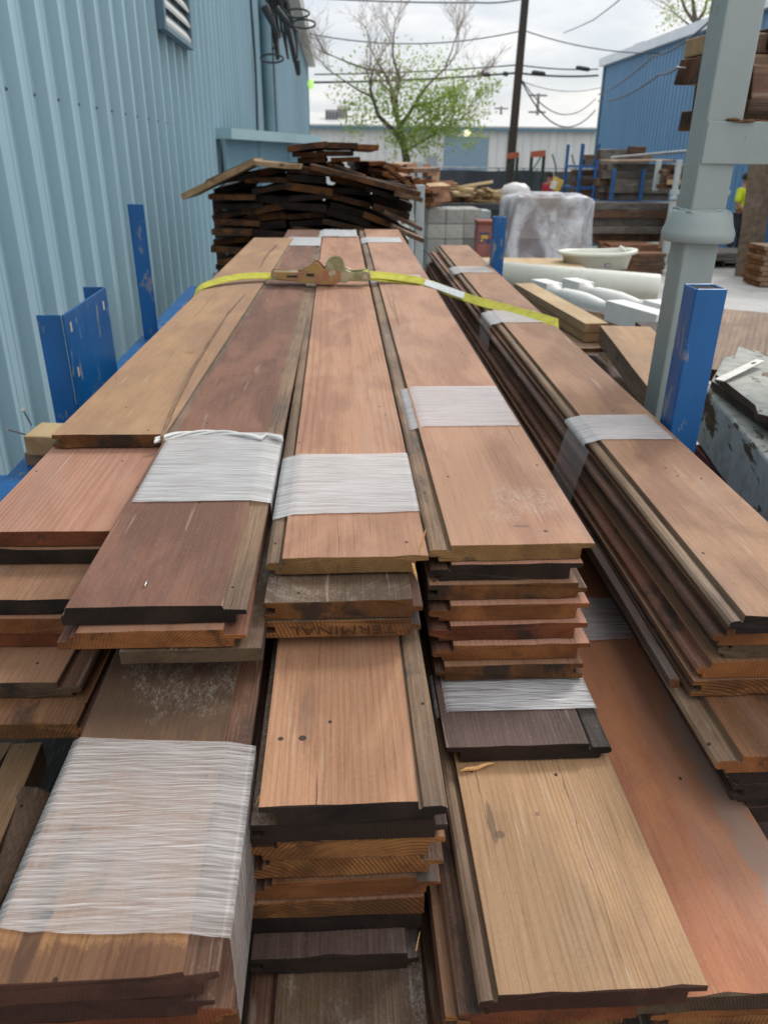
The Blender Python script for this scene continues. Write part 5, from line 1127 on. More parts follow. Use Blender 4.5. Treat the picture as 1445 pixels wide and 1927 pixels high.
# crest of the pile
crest = [(578,270,.23,.032,.12,MIDDK,'front left board of the flat crest on the tall pile'),(640,268,.20,.030,0,MIDDK,'middle board of the flat crest on the tall pile'),(690,272,.14,.028,-.03,ORNG,'short cut board at the right of the crest on the tall pile'),
 (580,286,.18,.026,.0,OLD,'dark board under the crest on the tall pile, left'),(630,284,.22,.024,.0,MIDDK,'board under the crest on the tall pile, centre'),(586,296,.16,.03,.04,OLD,'stub board third in the crest of the tall pile'),
 (650,296,.18,.026,.03,ORNG,'brown board slanting under the right of the crest'),(655,318,.24,.026,-.33,ORNG,'orange brown board sloping right below the crest'),(640,322,.18,.024,-.3,MIDDK,'board beneath the orange brown sloping one'),
 (600,308,.3,.03,.02,OLD,'broad dark board between crest and pile')]
for i, (x, y, wd, th, ti, m, lb) in enumerate(crest):
    farboard(lb, x, y, wd, th, ti, Y=YF+.1+(.02*i), m=[m, EM['orange'] if m is ORNG else OLDE, m], ln=1.3, k=40+i)
k = 0
for ri, (x0, y0, n) in enumerate(((712,303,3),(708,318,4),(716,333,4),(722,347,3))):
    for c_ in range(n):
        farboard('%s reddish board end in row %s of the stepped pile right of the crest' % (('first','second','third','fourth')[c_], ('one','two','three','four')[ri]), x0+c_*26+rd.uniform(-4,4), y0+c_*7+rd.uniform(-2,2), rd.uniform(.09,.14), .028, rd.uniform(-.3,.15), Y=5.5+rd.uniform(-.2,.2), m=[ORNG,EM['red'] if rd.random()<.5 else EM['orange'],MIDDK], ln=1.0, k=60+k, yaw=rd.uniform(-.3,.3), group='reddish boards stepped beside the crest'); k += 1
farboard('light orange batten sloping down at the right of the tall pile', 758, 332, .22, .022, -.62, Y=4.9, m=[ORNG,EM['gold'],ORNG], ln=.3, k=90)
# small heap of light firewood like offcuts beyond it
for i in range(26):
    x = 745+rd.random()*62; y = 306+ (x-745)*.25+rd.random()*60*(.3+.7*(x-745)/62)
    farboard('offcut %s in the loose reddish heap beyond the tall pile' % ('at the top','near the middle','low down')[min(2, int((y-306)/28))], x, y, rd.uniform(.12,.22), .05, rd.uniform(-.4,.4), Y=9+rd.random()*1.0, m=[ORNG if rd.random()<.6 else PALE, EM['gold'], ORNG], ln=.5, k=100+i, yaw=rd.uniform(-.8,.8), group='loose offcuts beyond the tall pile', cat='offcut')
# grey frame holding the tall pile
rk = empty('stacking_rack', atY(790,400,5.0), 'grey steel rack frame with white painted post at the right of the tall pile', 'rack')
GW = simple('pale_grey_post_paint', lin(186,196,196,.8), .5, var=.08, scale=6)
def wpost(x, y0, Y, wd, z1=0, par=rk, mat=GW, name='post'):
    t = atY(x, y0, Y); mb = MB(); mb.box(t.x-wd/2,t.x+wd/2,Y,Y+wd,z1,t.z); return bchild(mb, name, mat, par, .004)
wpost(791,348,4.95,.055); wpost(407,372,5.0,.05, mat=simple('rusty_brown_post', lin(96,62,44,.8), .8, var=.3, scale=12)); 
p = atY(790,330,7.0); mb = MB(); mb.box(p.x-.02,p.x+.02,7,7.04,0,p.z+.1); bchild(mb, 'post', GW, rk); p = atY(776,328,7.4); mb = MB(); mb.box(p.x-.02,p.x+.02,7.4,7.44,0,p.z+.05); bchild(mb, 'post', GW, rk)
a = atY(407,500,5.0); b = atY(791,500,5.0)
mb = MB(); mb.box(a.x-.02,b.x+.02,4.93,5.0,a.z-.12,a.z-.04); bchild(mb, 'beam', GW, rk, .004)
mb = MB(); mb.box(a.x-.02,b.x+.02,6.3,6.36,a.z-.12,a.z-.04); bchild(mb, 'beam', GW, rk, .004)

# ------------------------------------------------------------------ middle ground
def CB(name, c, v=.15): return simple(name, c, .9, var=v, scale=5, bump=.4, dirt=tuple(x*.5 for x in c), dirtk=.6, dirts=10)
CONC = [CB('grey_concrete_block', lin(166,164,158,.8)), CB('dark_grey_concrete_block', lin(128,126,120,.8)), CB('light_grey_concrete_block', lin(186,184,176,.8))]
BY = 12.6
pl = atY(850,520,BY); rt = pallet('wooden pallet under the grey concrete blocks', (atY(855,500,BY).x, BY+.75, 0), 0, 1.15, 1.1, MIDW)
zb0 = .14; xl = atY(803,440,BY).x; xr = atY(905,440,BY).x; topz = atY(850,393,BY).z; nrow = 5; hh = (topz-zb0)/nrow
for r_ in range(nrow):
    nb = 3; bw = (xr-xl)/nb
    for c_ in range(nb):
        for dpt in (0, 1):
            if dpt == 1 and r_ < nrow-1 and c_ > 0: continue
            off = rd.uniform(-.006,.006); mb = MB()
            x0 = c_*bw+.004; yy = dpt*.42+(.06 if c_ == 2 else 0)
            mb.box(-bw/2+.004,bw/2-.004,0,.40,0,hh-.006)
            if r_ == nrow-1: pass
            ob = mb.build('concrete_block', CONC[rd.choice((0,0,1,2))], bevel=.012); ob.location = (xl+x0+bw/2+off, BY+yy, zb0+r_*hh)
            tag(ob, 'concrete block, %s of the pallet stack, %s%s' % (('bottom course','second course','middle course','fourth course','top course')[r_], ('left','middle','right')[c_], ', back row' if dpt else ''), 'concrete block', 'concrete blocks stacked on the pallet')
# grey panel behind the blocks
a = atY(872,396,14.0); b = atY(922,425,14.0)
mb = MB(); mb.box(a.x,b.x,14,14.5,0,a.z); tag(mb.build('cabinet', simple('light_grey_cabinet', lin(172,178,180,.8), .5), bevel=.01), 'light grey metal cabinet behind the concrete blocks', 'cabinet')
# red brown crate with an emblem
a = atY(900,421,11.2); b = atY(930,492,11.2)
cr = empty('drum_box', ((a.x+b.x)/2, 11.3, 0), 'faded red box with a blue and yellow vehicle emblem beside the blue post', 'box')
mb = MB(); mb.box(a.x,b.x+.02,11.2,11.5,0,a.z); bchild(mb, 'box_body', simple('faded_red_box', lin(150,92,84,.8), .7, var=.2, scale=4), cr, .01)
mb = MB(); mb.box(a.x-.01,b.x+.03,11.18,11.52,a.z+.001,a.z+.04); bchild(mb, 'box_lid', simple('rust_red_lid', lin(140,78,60,.8), .7), cr, .008)
BLE = simple('emblem_blue', lin(52,70,110,.8), .6); YLE = simple('emblem_yellow', lin(206,170,70,.8), .6); zc2 = atY(905,450,11.2).z
def disc(mb, x, z, r, r2=0): mb.tube([(x,11.197,z),(x,11.1985,z)], r, 20)
mb = MB(); disc(mb, a.x+.055, zc2-.02, .04); disc(mb, a.x+.15, zc2-.03, .036); mb.box(a.x+.02,a.x+.16,11.195,11.1965,zc2+.06,zc2+.085); bchild(mb, 'emblem', BLE, cr)
mb = MB(); disc(mb, a.x+.055, zc2-.02, .0); mb.box(a.x+.05,a.x+.14,11.192,11.1945,zc2+.005,zc2+.055); mb.tube([(a.x+.055,11.192,zc2-.02),(a.x+.055,11.194,zc2-.02)], .018, 14); bchild(mb, 'emblem_yellow_shape', YLE, cr)
# pallet load under clear plastic
WPY = 12.4; cx0 = atY(1040,420,WPY).x; zt = atY(1040,368,WPY).z; hw_ = (1120-962)/2/1592*WPY
rt = pallet('wooden pallet under the plastic draped load', (cx0, WPY+.5, 0), 0, 2*hw_*.95, 1.0)
CART = [simple('brown_carton', lin(150,120,92,.8), .8, var=.15), simple('pinkish_carton', lin(160,128,118,.8), .8, var=.15), simple('grey_green_carton', lin(118,120,118,.8), .8), simple('red_brown_bundle', lin(120,78,66,.8), .8)]
lay = [(-.93,-.05,.142,.50,0),(-.02,.9,.142,.46,2),(-.9,.1,.505,.80,3),(.13,.86,.47,.78,1),(-.85,-.1,.805,1.08,1),(-.08,.8,.79,1.02,3),(-.7,.65,1.09,zt-.04,0)]
for i, (x0, x1, z0, z1, mi) in enumerate(lay):
    mb = MB(); mb.box(cx0+x0*hw_, cx0+x1*hw_, WPY+.08+.03*(i % 3), WPY+.9, z0, z1)
    tag(mb.build('carton', CART[mi], bevel=.01), '%s under the clear plastic, %s' % (('brown carton','grey carton','red brown bundle','pinkish carton','pinkish carton','red brown bundle','brown flat carton')[i], ('bottom left','bottom right','second layer left','second layer right','third layer left','third layer right','on top')[i]), 'carton', 'cartons on the draped pallet')
m, a_ = newmat('cloudy_clear_plastic'); P = a_.obj(); n1_ = a_.noise(a_.scale(P,(1,1,.35)), 2.6, 4, .5, 1.0); n2_ = a_.noise(P, 9, 4, .6, 1.0)
al = a_.step(a_.m('ADD', a_.m('MULTIPLY', n1_, .8), a_.m('MULTIPLY', n2_, .2)), .36, .68, .30, .78)
a_.out(a_.mix(a_.step(n1_, .4, .6), (.50,.53,.58), (.72,.74,.78)), .22, a_.m('ADD', n1_, n2_), 1.0, .04, spec=.6, alpha=al); PLAST = m
mb = MB(); V = []; F = []; NU, NVv = 90, 26
for j in range(NVv+1):
    t = j/NVv
    if t < .25: s = t/.25; sc = s; z = zt+.015-.05*s**3
    else:
        s = (t-.25)/.75; sc = 1.0+.16*s**2; z = (zt-.035)*(1-s)+.02*s
    for i in range(NU):
        th = 2*pi*i/NU; c, q = cos(th), sin(th); e_p = .28
        x = abs(c)**e_p*(1 if c > 0 else -1); y = abs(q)**e_p*(1 if q > 0 else -1)
        fold = (.06+.13*max(0,t-.25))*mnoise.noise(Vector((c*2.2, q*2.2, t*1.3+4)))+.03*mnoise.noise(Vector((c*7, q*7, t*2)))
        bul = .22*max(0, s-.35)*(1 if c < -.2 else 0) if t > .25 else 0
        k_ = sc*(1+(fold if t > .1 else fold*.3))
        V.append((cx0+x*k_*(hw_+.05)-bul*.5, WPY+.5+y*k_*.52, z+.05*mnoise.noise(Vector((x*sc*2, y*sc*2, t*3)))))
for j in range(NVv):
    for i in range(NU): i2 = (i+1) % NU; F.append((j*NU+i, (j+1)*NU+i, (j+1)*NU+i2, j*NU+i2))
mb.add(V, F, 0, True); tag(mb.build('plastic_sheet', PLAST, origin=None), 'crumpled clear plastic sheet draped over a pallet load', 'plastic sheet')

# dumpster with pale offcuts and a bag
DY = 15.6; d0 = atY(812,384,DY); d1 = atY(1012,392,DY)
dm = empty('dumpster', ((d0.x+d1.x)/2, DY+1, 0), 'large black dumpster heaped with pale lumber offcuts', 'dumpster'); BLK = simple('black_dumpster_steel', (.030,.034,.040), .5, var=.25, scale=3)
zt_ = d0.z; x0, x1 = d0.x, d1.x
mb = MB()
mb.hexa([(x0+.25,DY+.1,.1),(x1,DY+.1,.1),(x1,DY+.16,.1),(x0+.25,DY+.16,.1)],[(x0,DY,zt_),(x1,DY,zt_),(x1,DY+.06,zt_),(x0,DY+.06,zt_)])
mb.box(x0+.1,x1,DY+1.9,DY+1.96,.1,zt_-.001); mb.hexa([(x0+.25,DY+.17,.1),(x0+.31,DY+.17,.1),(x0+.31,DY+1.89,.1),(x0+.25,DY+1.89,.1)],[(x0,DY+.07,zt_),(x0+.06,DY+.07,zt_),(x0+.06,DY+1.89,zt_),(x0,DY+1.89,zt_)]); mb.box(x1-.06,x1-.002,DY+.17,DY+1.89,.1,zt_-.002); mb.box(x0+.3,x1-.07,DY+.17,DY+1.89,.06,.12); bchild(mb, 'dumpster_body', BLK, dm, .01)
mb = MB(); mb.box(x0-.06,x1+.05,DY-.07,DY-.002,zt_-.10,zt_+.02); mb.box(x0-.06,x0+.001,DY,DY+1.95,zt_-.10,zt_+.02); bchild(mb, 'rim', BLK, dm, .01)
for i in range(4):
    xx = x0+.55+i*(x1-x0-.6)/3.5; mb = MB(); mb.hexa([(xx,DY+.0,.12),(xx+.08,DY+.0,.12),(xx+.08,DY+.097,.12),(xx,DY+.097,.12)],[(xx,DY-.05,zt_-.11),(xx+.08,DY-.05,zt_-.11),(xx+.08,DY-.002,zt_-.11),(xx,DY-.002,zt_-.11)]); bchild(mb, 'stiffener', BLK, dm)
mb = MB(); mb.box(x0+.07,x1-.07,DY+.07,DY+1.88,zt_-.5,zt_-.12); bchild(mb, 'rubble_fill', MIDW, dm)
PALE2 = wood('fresh_cream_offcut', L_(226,204,160), L_(208,178,130), .2, .006, .25, .7, .05, crack=.2)
for i in range(44):
    t = rd.random(); x = 828+t*116; hy = 378-34*sin(pi*min(1, t*1.05))**.8; y = hy+rd.random()*(380-hy); row = 'crest' if y < hy+9 else ('lower edge' if y > 368 else 'middle')
    farboard('pale cream offcut %s, %s of the dumpster heap' % (row, ('left end','left of centre','right of centre','right end')[min(3, int(t*4))]), x, y, rd.uniform(.10,.16), .045, rd.uniform(-.35,.35), Y=DY+.2+rd.random()*.9, m=[PALE2, PALEE, PALE2], ln=rd.uniform(.5,1.0), yaw=rd.uniform(-1.3,1.3), k=200+i, group='pale offcuts heaped in the dumpster', cat='offcut', pitch=rd.uniform(-.2,.2))
mb = MB(); c0 = atY(970,366,DY+.5); prof = [(.0,.28),(.12,.27),(.25,.20),(.31,.08),(.30,-.05),(.2,-.12),(0,-.13)]
mb.lathe(prof, Matrix.Translation(c0) @ Matrix.Rotation(.12,4,'Y') @ Matrix.Diagonal((.95,.8,.75,1)), 28); mb.V = [tuple(Vector(v)+Vector((.04,.02,.03))*mnoise.noise(Vector(v)*7)) for v in mb.V]
tag(mb.build('rubbish_bag', simple('white_plastic_bag', lin(222,218,214,.84), .35, var=.08, scale=9), origin=None), 'bulging white bag at the right end of the dumpster', 'bag')
# tall light posts in the heap left of the dumpster
for x, lb in ((817,'left of the two upright pale battens behind the offcut heap'),(824,'right of the two upright pale battens behind the offcut heap')):
    p = atY(x, 322, 13.5); mb = MB(); mb.box(p.x-.03,p.x+.03,13.5,13.54,0,p.z); tag(mb.build('wood_batten', PALE, origin=None, bevel=.003), lb, 'wood strip', 'upright pale battens')
for i in range(20):
    x = 785+rd.random()*30; y = 330+rd.random()*52
    farboard('weathered round offcut %s in the heap left of the dumpster' % ('high','midway','low')[min(2, int((y-330)/18))], x, y, rd.uniform(.16,.28), .07, rd.uniform(-.3,.3), Y=12.2+rd.random(), m=[PALE if rd.random() < .4 else ORNG, EM['gold'], ORNG], ln=.5, yaw=rd.uniform(-.7,.7), k=300+i, group='offcuts heaped left of the dumpster', cat='offcut')

# ------------------------------------------------------------------ fence with dark cloth
FY = 31.; fz = atY(900,319,FY).z
f = empty('screened_fence', (atY(900,330,FY).x, FY, 0), 'chain fence hung with dark privacy cloth at the end of the yard', 'fence')
CLO = simple('dark_privacy_cloth', (.055,.060,.072), .85, var=.3, scale=1.2, stretch=(1,1,.4)); CLB = simple('brown_privacy_cloth', lin(96,92,90,.8), .85, var=.12, scale=1.5); GAL = simple('galvanised_tube', (.34,.35,.36), .4, metal=.6)
def cloth(x0, x1, m, lb=None):
    a = atY(x0,330,FY).x; b = atY(x1,330,FY).x; mb = MB(); V = []; F = []; n = 60
    for i in range(n+1):
        xx = a+(b-a)*i/n; zz = fz+.05*mnoise.noise(Vector((xx*.8,3,1)))-.03; yy = FY-.06+.05*mnoise.noise(Vector((xx*1.5,0,2))); V += [(xx,yy,.05),(xx,yy+.02,zz)]
    F = [(2*i,2*i+2,2*i+3,2*i+1) for i in range(n)]; mb.add(V, F, 0, True); bchild(mb, 'privacy_cloth', m, f, 0, lb)
cloth(700,1040,CLO,'dark blue black cloth'); cloth(1041,1135,CLB,'brownish cloth')
for x in (822,846,872,902,938,985,1010,1046,1082,1118):
    p = atY(x,316,FY); mb = MB(); mb.tube([(p.x,FY,0),(p.x,FY,fz+.08)]+([(p.x-.22,FY-.1,fz+.55)] if x > 1040 else []), .035, 8); bchild(mb, 'post', GAL, f)
mb = MB(); a = atY(700,330,FY).x; b = atY(1135,330,FY).x; mb.tube([(a,FY,fz+.06),(b,FY,fz+.06)], .025, 6); bchild(mb, 'top_rail', GAL, f)
# parked dark shape roofs behind fence: blue tarp tent
a = atY(845,325,33); mb = MB(); p1, p2, p3 = atY(828,326,34), atY(852,314,34), atY(874,326,34)
mb.add([(p1.x,34,p1.z),(p3.x,34,p3.z),(p3.x,36,p3.z),(p1.x,36,p1.z),(p2.x,34.6,p2.z),(p2.x,35.4,p2.z)], [(0,1,4),(1,2,5,4),(2,3,5),(3,0,4,5)]); mb.box(p1.x+.02,p3.x-.02,34.1,35.9,0,p1.z-.01); tag(mb.build('canopy_tent', simple('navy_canvas', lin(48,72,112,.8), .8)), 'navy blue canopy tent peeking over the dark fence', 'tent')
# orange and green rack frames
RK = simple('dark_green_rack_paint', lin(38,58,50,.8), .5); RO = simple('orange_red_rack_beam', lin(176,92,66,.8), .5)
def rackframe(label, xs, y0, y1, Y, slant):
    e = empty('rack_frame', (atY(xs[0],y0,Y).x, Y, 0), label, 'rack frame')
    for x in xs: p = atY(x,y0,Y); mb = MB(); mb.box(p.x-.04,p.x+.04,Y,Y+.08,0,p.z); bchild(mb, 'upright', RK, e)
    a = atY(xs[0]-3,y0,Y-.1); b = atY(xs[1]+2,y0-slant,Y-.1); mb = MB(); mb.bar(a, b, .06, .16); bchild(mb, 'top_beam', RO, e)
    for k in range(3):
        z0 = .3+k*.65; a = atY(xs[0],y0,Y); b = atY(xs[1],y0,Y); mb = MB(); mb.bar((a.x,Y+.04,z0),(b.x,Y+.04,z0+.55),.03,.03); bchild(mb, 'brace', RK, e)
rackframe('green rack frame with red orange top beam just right of the utility pole', (957,974), 294, 0, 26, 3)
rackframe('taller green rack frame with sloping red orange top beam, next to the person', (1001,1024), 291, 0, 24, 3)

# ------------------------------------------------------------------ people
SKIN = simple('skin_tone', lin(168,120,96,.8), .6); HAIR = simple('dark_hair', (.02,.018,.016), .7)
def person(label, base, h, facing, shirt, hold=True):
    e = empty('person', base, label, 'person', rot=(0,0,facing)); s = h/1.75
    def skin(name, verts, edges, rad, mat):
        me = bpy.data.meshes.new(name); me.from_pydata([tuple(Vector(v)*s) for v in verts], edges, []); ob = bpy.data.objects.new(name, me); COL.objects.link(ob)
        mo = ob.modifiers.new('skin', 'SKIN'); 
        for i, r in enumerate(rad): me.skin_vertices[0].data[i].radius = (r[0]*s, r[1]*s)
        me.skin_vertices[0].data[0].use_root = True
        sb = ob.modifiers.new('sub', 'SUBSURF'); sb.levels = 2; sb.render_levels = 2; me.materials.append(mat); ob.parent = e; return ob
    B = [(0,0,.95),(0,0,1.15),(0,0,1.38),(0,0,1.50),(0,.0,1.60),(0,.01,1.70), (.17,0,1.40),(.22,-.03,1.14),(.16,-.24,1.06),(.12,-.32,1.08), (-.17,0,1.40),(-.23,-.02,1.14),(-.20,-.22,1.02),(-.16,-.30,1.05), (.09,0,.90),(.10,-.02,.5),(.10,.02,.08),(.10,-.13,.04), (-.09,0,.90),(-.10,.03,.5),(-.11,.06,.08),(-.11,-.09,.04)]
    Eg = [(0,1),(1,2),(2,3),(3,4),(4,5),(2,6),(6,7),(7,8),(8,9),(2,10),(10,11),(11,12),(12,13),(0,14),(14,15),(15,16),(16,17),(0,18),(18,19),(19,20),(20,21)]
    Rd = [(.15,.11),(.14,.10),(.16,.11),(.055,.055),(.078,.09),(.07,.08)]+[(.065,.065),(.048,.048),(.036,.036),(.04,.025)]*2+[(.09,.09),(.062,.062),(.042,.042),(.045,.03)]*2
    skin('body', B, Eg, Rd, SKIN)
    T = [(0,0,.93),(0,0,1.15),(0,0,1.40),(.175,0,1.41),(.222,-.025,1.16),(-.175,0,1.41),(-.232,-.015,1.16)]
    skin('shirt', T, [(0,1),(1,2),(2,3),(3,4),(2,5),(5,6)], [(.175,.135),(.165,.125),(.18,.125),(.085,.085),(.07,.07),(.085,.085),(.07,.07)], shirt)
    L = [(0,0,.93),(.09,0,.88),(.10,-.02,.5),(.10,.02,.12),(-.09,0,.88),(-.10,.03,.5),(-.11,.06,.12)]
    skin('trousers', L, [(0,1),(1,2),(2,3),(0,4),(4,5),(5,6)], [(.165,.125),(.11,.11),(.078,.078),(.062,.062),(.11,.11),(.078,.078),(.062,.062)], simple('dark_trousers', (.03,.035,.05), .8))
    mb = MB(); mb.lathe([(.085,-.03),(.092,.02),(.085,.07),(.05,.105),(0,.115)], Matrix.Translation((0,.02*s,1.655*s)) @ Matrix.Diagonal((s,1.12*s,s,1)), 16); mb.build('hair', HAIR, e)
    for x in (-.03,.03): mb = MB(); mb.lathe([(0,.006),(.008,0),(0,-.006)], Matrix.Translation((x*s,-.088*s,1.64*s)), 8); mb.build('eye', HAIR, e)
    mb = MB(); mb.lathe([(0,.03),(.010,.0),(.014,-.018),(0,-.022)], Matrix.Translation((0,-.095*s,1.615*s)), 8); mb.build('nose', SKIN, e)
    for sx in (.12,-.16):
        for k in range(5):
            mb = MB(); y0 = -.32 if sx > 0 else -.30; z0 = 1.08 if sx > 0 else 1.05
            if k < 4: mb.tube([((sx-.03+.02*k)*s,y0*s,z0*s),((sx-.03+.02*k)*s,(y0-.04)*s,(z0+.005)*s),((sx-.03+.02*k)*s,(y0-.055+.006*abs(k-1.5))*s,(z0-.025)*s)], .009*s, 6)
            else: mb.tube([((sx+(-.04 if sx > 0 else .04))*s,(y0+.03)*s,z0*s),((sx+(-.055 if sx > 0 else .055))*s,(y0-.015)*s,(z0+.02)*s)], .010*s, 6)
            mb.build('thumb' if k == 4 else 'finger', SKIN, e)
    return e
py = 21.5; hp_ = atY(1035,323,py); pe = person('person in a dark red top with dark hair by the rack frames, holding something yellow', Vector((hp_.x, py, 0)), hp_.z, radians(115), simple('dark_red_shirt', lin(168,34,52,.8), .7))
a = atY(1047,347,py-.3); mb = MB(); mb.box(-.14,.14,-.015,.015,-.15,.15, 0, Matrix.Translation(a) @ Matrix.Rotation(.4,4,'Y')); s1_ = tag(mb.build('held_sack', simple('yellow_white_sack', lin(230,190,90,.85), .6, var=.1), bevel=.01), 'yellow and white packet held by the person in red', 'packet')
mb = MB(); mb.box(-.13,.0,-.019,-.0155,-.14,.06, 0, Matrix.Translation(a) @ Matrix.Rotation(.4,4,'Y')); o = mb.build('white_panel', WHITE); o.parent = s1_
hv = atY(1408,326,17.0); person('person in a yellow hi vis vest mostly hidden behind the timber post at the right', Vector((hv.x, 17.0, 0)), hv.z, radians(30), simple('hi_vis_yellow_vest', lin(214,226,40,.85), .6))

# ------------------------------------------------------------------ blue racks with reclaimed timber
BL2 = simple('worn_mid_blue_paint', lin(46,98,156,.8), .5, var=.15, scale=3)
def bluerack(label, xl, xr, Y, ytop, levels, dep=1.2):
    a = atY(xl,ytop,Y); b = atY(xr,ytop,Y); zt = a.z; e = empty('lumber_rack', (a.x, Y, 0), label, 'rack', 'blue racks of reclaimed timber')
    for x in (a.x, b.x):
        for y in (Y, Y+dep): mb = MB(); mb.box(x-.035,x+.035,y,y+.07,0,zt); bchild(mb, 'post', BL2, e, .005)
    for z in levels:
        for y in (Y, Y+dep): mb = MB(); mb.box(a.x-.03,b.x+.03,y-.003,y+.06,z-.06,z); bchild(mb, 'beam', BL2, e, .004)
        for x in (a.x, b.x): mb = MB(); mb.box(x-.03,x+.03,y*0+Y+.08,Y+dep-.01,z-.055,z-.002); bchild(mb, 'side_beam', BL2, e, .004)
    return a.x, b.x, e
def timbers(xa, xb, Y, z0, z1, hgt, tone, nm, dep=.25, over=.25, n=2, ms=None, group='reclaimed timbers on the blue racks'):
    z = z0+.002; j = 0
    while z+hgt*.6 < z1:
        h = hgt*rd.uniform(.85,1.1); yy = Y+rd.uniform(0,.15)
        for q in range(n):
            m = rd.choice(ms or (MIDW, OLDG, REDW, MIDDK)); x0 = xa-rd.uniform(0,over); x1 = xb+rd.uniform(0,over)
            plank3('timber', '%s timber, %s up, %s' % ({'grey_brown_lumber':'grey brown','weathered_grey_timber':'weathered grey','red_brown_old_timber':'reddish','brown_old_lumber':'dark brown','pale_new_lumber':'pale'}.get(m.name,'brown'), ordn[j] if j else 'first', nm+(', front row' if q == 0 else ', back row')), Vector((x0, yy+q*(dep+.02)+dep, z+h)), Vector((0,-1,0)), Vector((1,0,0)), Vector((0,0,1)), dep, x1-x0, h, [m, OLDE, m], 'timber', group, .006, j+q*7+int(xa*10), .004)
        z += h+.004; j += 1
OLDG = wood('weathered_grey_timber', L_(132,126,118), L_(100,92,86), .25, .008, .4, 1, .2, dark=.2)
zat = lambda y, Y: atY(1200, y, Y).z
RY = 17.5
l1 = (zat(427,RY), zat(378,RY))
xa, xb, e = bluerack('front blue steel rack loaded with reclaimed timbers, before the right building', 1157, 1212, RY, 318, l1)
timbers(xa, xb+.9, RY+.1, l1[0], zat(392,RY), .14, 0, 'lower shelf of the front blue rack', n=2, ms=(OLDG,REDW,MIDDK))
timbers(xa, xb+.5, RY+.1, l1[1], zat(306,RY), .15, 0, 'upper shelf of the front blue rack', n=2, ms=(OLDG,MIDW,OLDG))
plank3('plywood_sheet', 'pale brown sheet on top of the front blue rack load', atY(1162,303,RY-.05)+Vector((0,1.2,.02)), Vector((0,-1,0)), Vector((1,0,.03)).normalized(), Vector((0,0,1)), 1.2, 1.35, .03, [MIDW,PALE,MIDW], 'plywood', None, .002, 2, .004)
RY2 = 20.5; l2 = (zat(402,RY2), zat(352,RY2), zat(312,RY2))
xa, xb, e2_ = bluerack('rear blue steel rack at the left, taller posts, near the brown fence cloth', 1097, 1127, RY2, 270, l2, 1.3)
timbers(xa+.1, xb+1.0, RY2+.1, l2[0], zat(358,RY2), .17, 0, 'bottom shelf of the rear blue rack', n=1, ms=(OLDG,REDW,MIDW))
timbers(xa+.1, xb+1.0, RY2+.1, l2[1], zat(318,RY2), .13, 0, 'middle shelf of the rear blue rack', n=1, ms=(OLDG,MIDDK,REDW))
timbers(xa+.3, xb+1.3, RY2+.1, l2[2], zat(288,RY2), .12, 0, 'upper shelf of the rear blue rack', n=2, ms=(OLDG,MIDW))
plank3('timber', 'long grey timber on top of the racks under the blue wall', atY(1128,281,19.5)+Vector((0,.2,0)), Vector((0,-1,0)), Vector((1,0,.02)).normalized(), Vector((0,0,1)), .3, 1.0, .20, [OLDG,OLDE,OLDG], 'timber', None, .006, 2, .01)
plank3('timber', 'dark open ended timber at the right of the long grey one on the racks', atY(1186,275,19)+Vector((0,.2,0)), Vector((0,-1,0)), Vector((1,0,0)), Vector((0,0,1)), .25, .35, .20, [MIDDK,OLDE,MIDDK], 'timber', None, .006, 5, .01)
a = atY(1150,297,18.8); b = atY(1308,283,16.5); mb = MB(); mb.tube([a,b], .03, 12); tag(mb.build('steel_pipe', GAL, origin=a), 'grey steel pipe lying across the top of the blue racks', 'pipe')
# dim grey bin on lower shelf
mb = MB(); a = atY(1102,356,RY2); b = atY(1127,398,RY2); mb.box(a.x,b.x+.3,RY2-.6,RY2-.05,0,a.z-.35); tag(mb.build('storage_bin', simple('blue_grey_bin', lin(112,128,140,.8), .6), bevel=.02), 'blue grey storage bin on the ground before the rear blue rack', 'bin')
# right part: grey posts with more timber
x3 = atY(1262,340,15.5); x4 = atY(1310,340,15.5)
e3 = empty('stacking_rack', (x3.x, 15.5, 0), 'pale grey rack with a ball foot beside the front blue rack', 'rack')
for x in (x3.x+.12, x4.x+.25): 
    for y in (15.5, 16.5): mb = MB(); mb.box(x-.045,x+.045,y,y+.09,zat(362,15.5),zat(300,15.5)); bchild(mb, 'post', GW, e3, .006)
mb = MB(); mb.box(x3.x+.05,x4.x+.7,15.5-.005,15.6,zat(366,15.5),zat(357,15.5)); bchild(mb, 'beam', GW, e3, .004)
mb = MB(); mb.lathe([(.03,0),(.07,.02),(.08,.06),(.05,.11),(.03,.14)], Matrix.Translation((x3.x+.12,15.545,zat(376,15.5)-.02)), 16); bchild(mb, 'foot', GW, e3)
mb = MB(); mb.box(x3.x+.07,x3.x+.17,15.5,15.6,0,zat(376,15.5)-.021); bchild(mb, 'lower_post', GW, e3); mb = MB(); mb.box(x4.x+.5,x4.x+.6,15.5,15.6,0,zat(376,15.5)-.021); bchild(mb, 'lower_post', GW, e3)
timbers(x3.x+.25, x4.x+.5, 15.7, zat(357,15.5), zat(305,15.5), .09, 0, 'shelf of the pale grey rack', n=2, ms=(MIDW,REDW,PALE,MIDDK))
timbers(x3.x-.9, x4.x+.4, 16.9, .35, zat(378,16.9), .16, 0, 'dark lower bay behind the pale grey rack', n=1, ms=(REDW,OLDG,MIDDK), dep=.6)
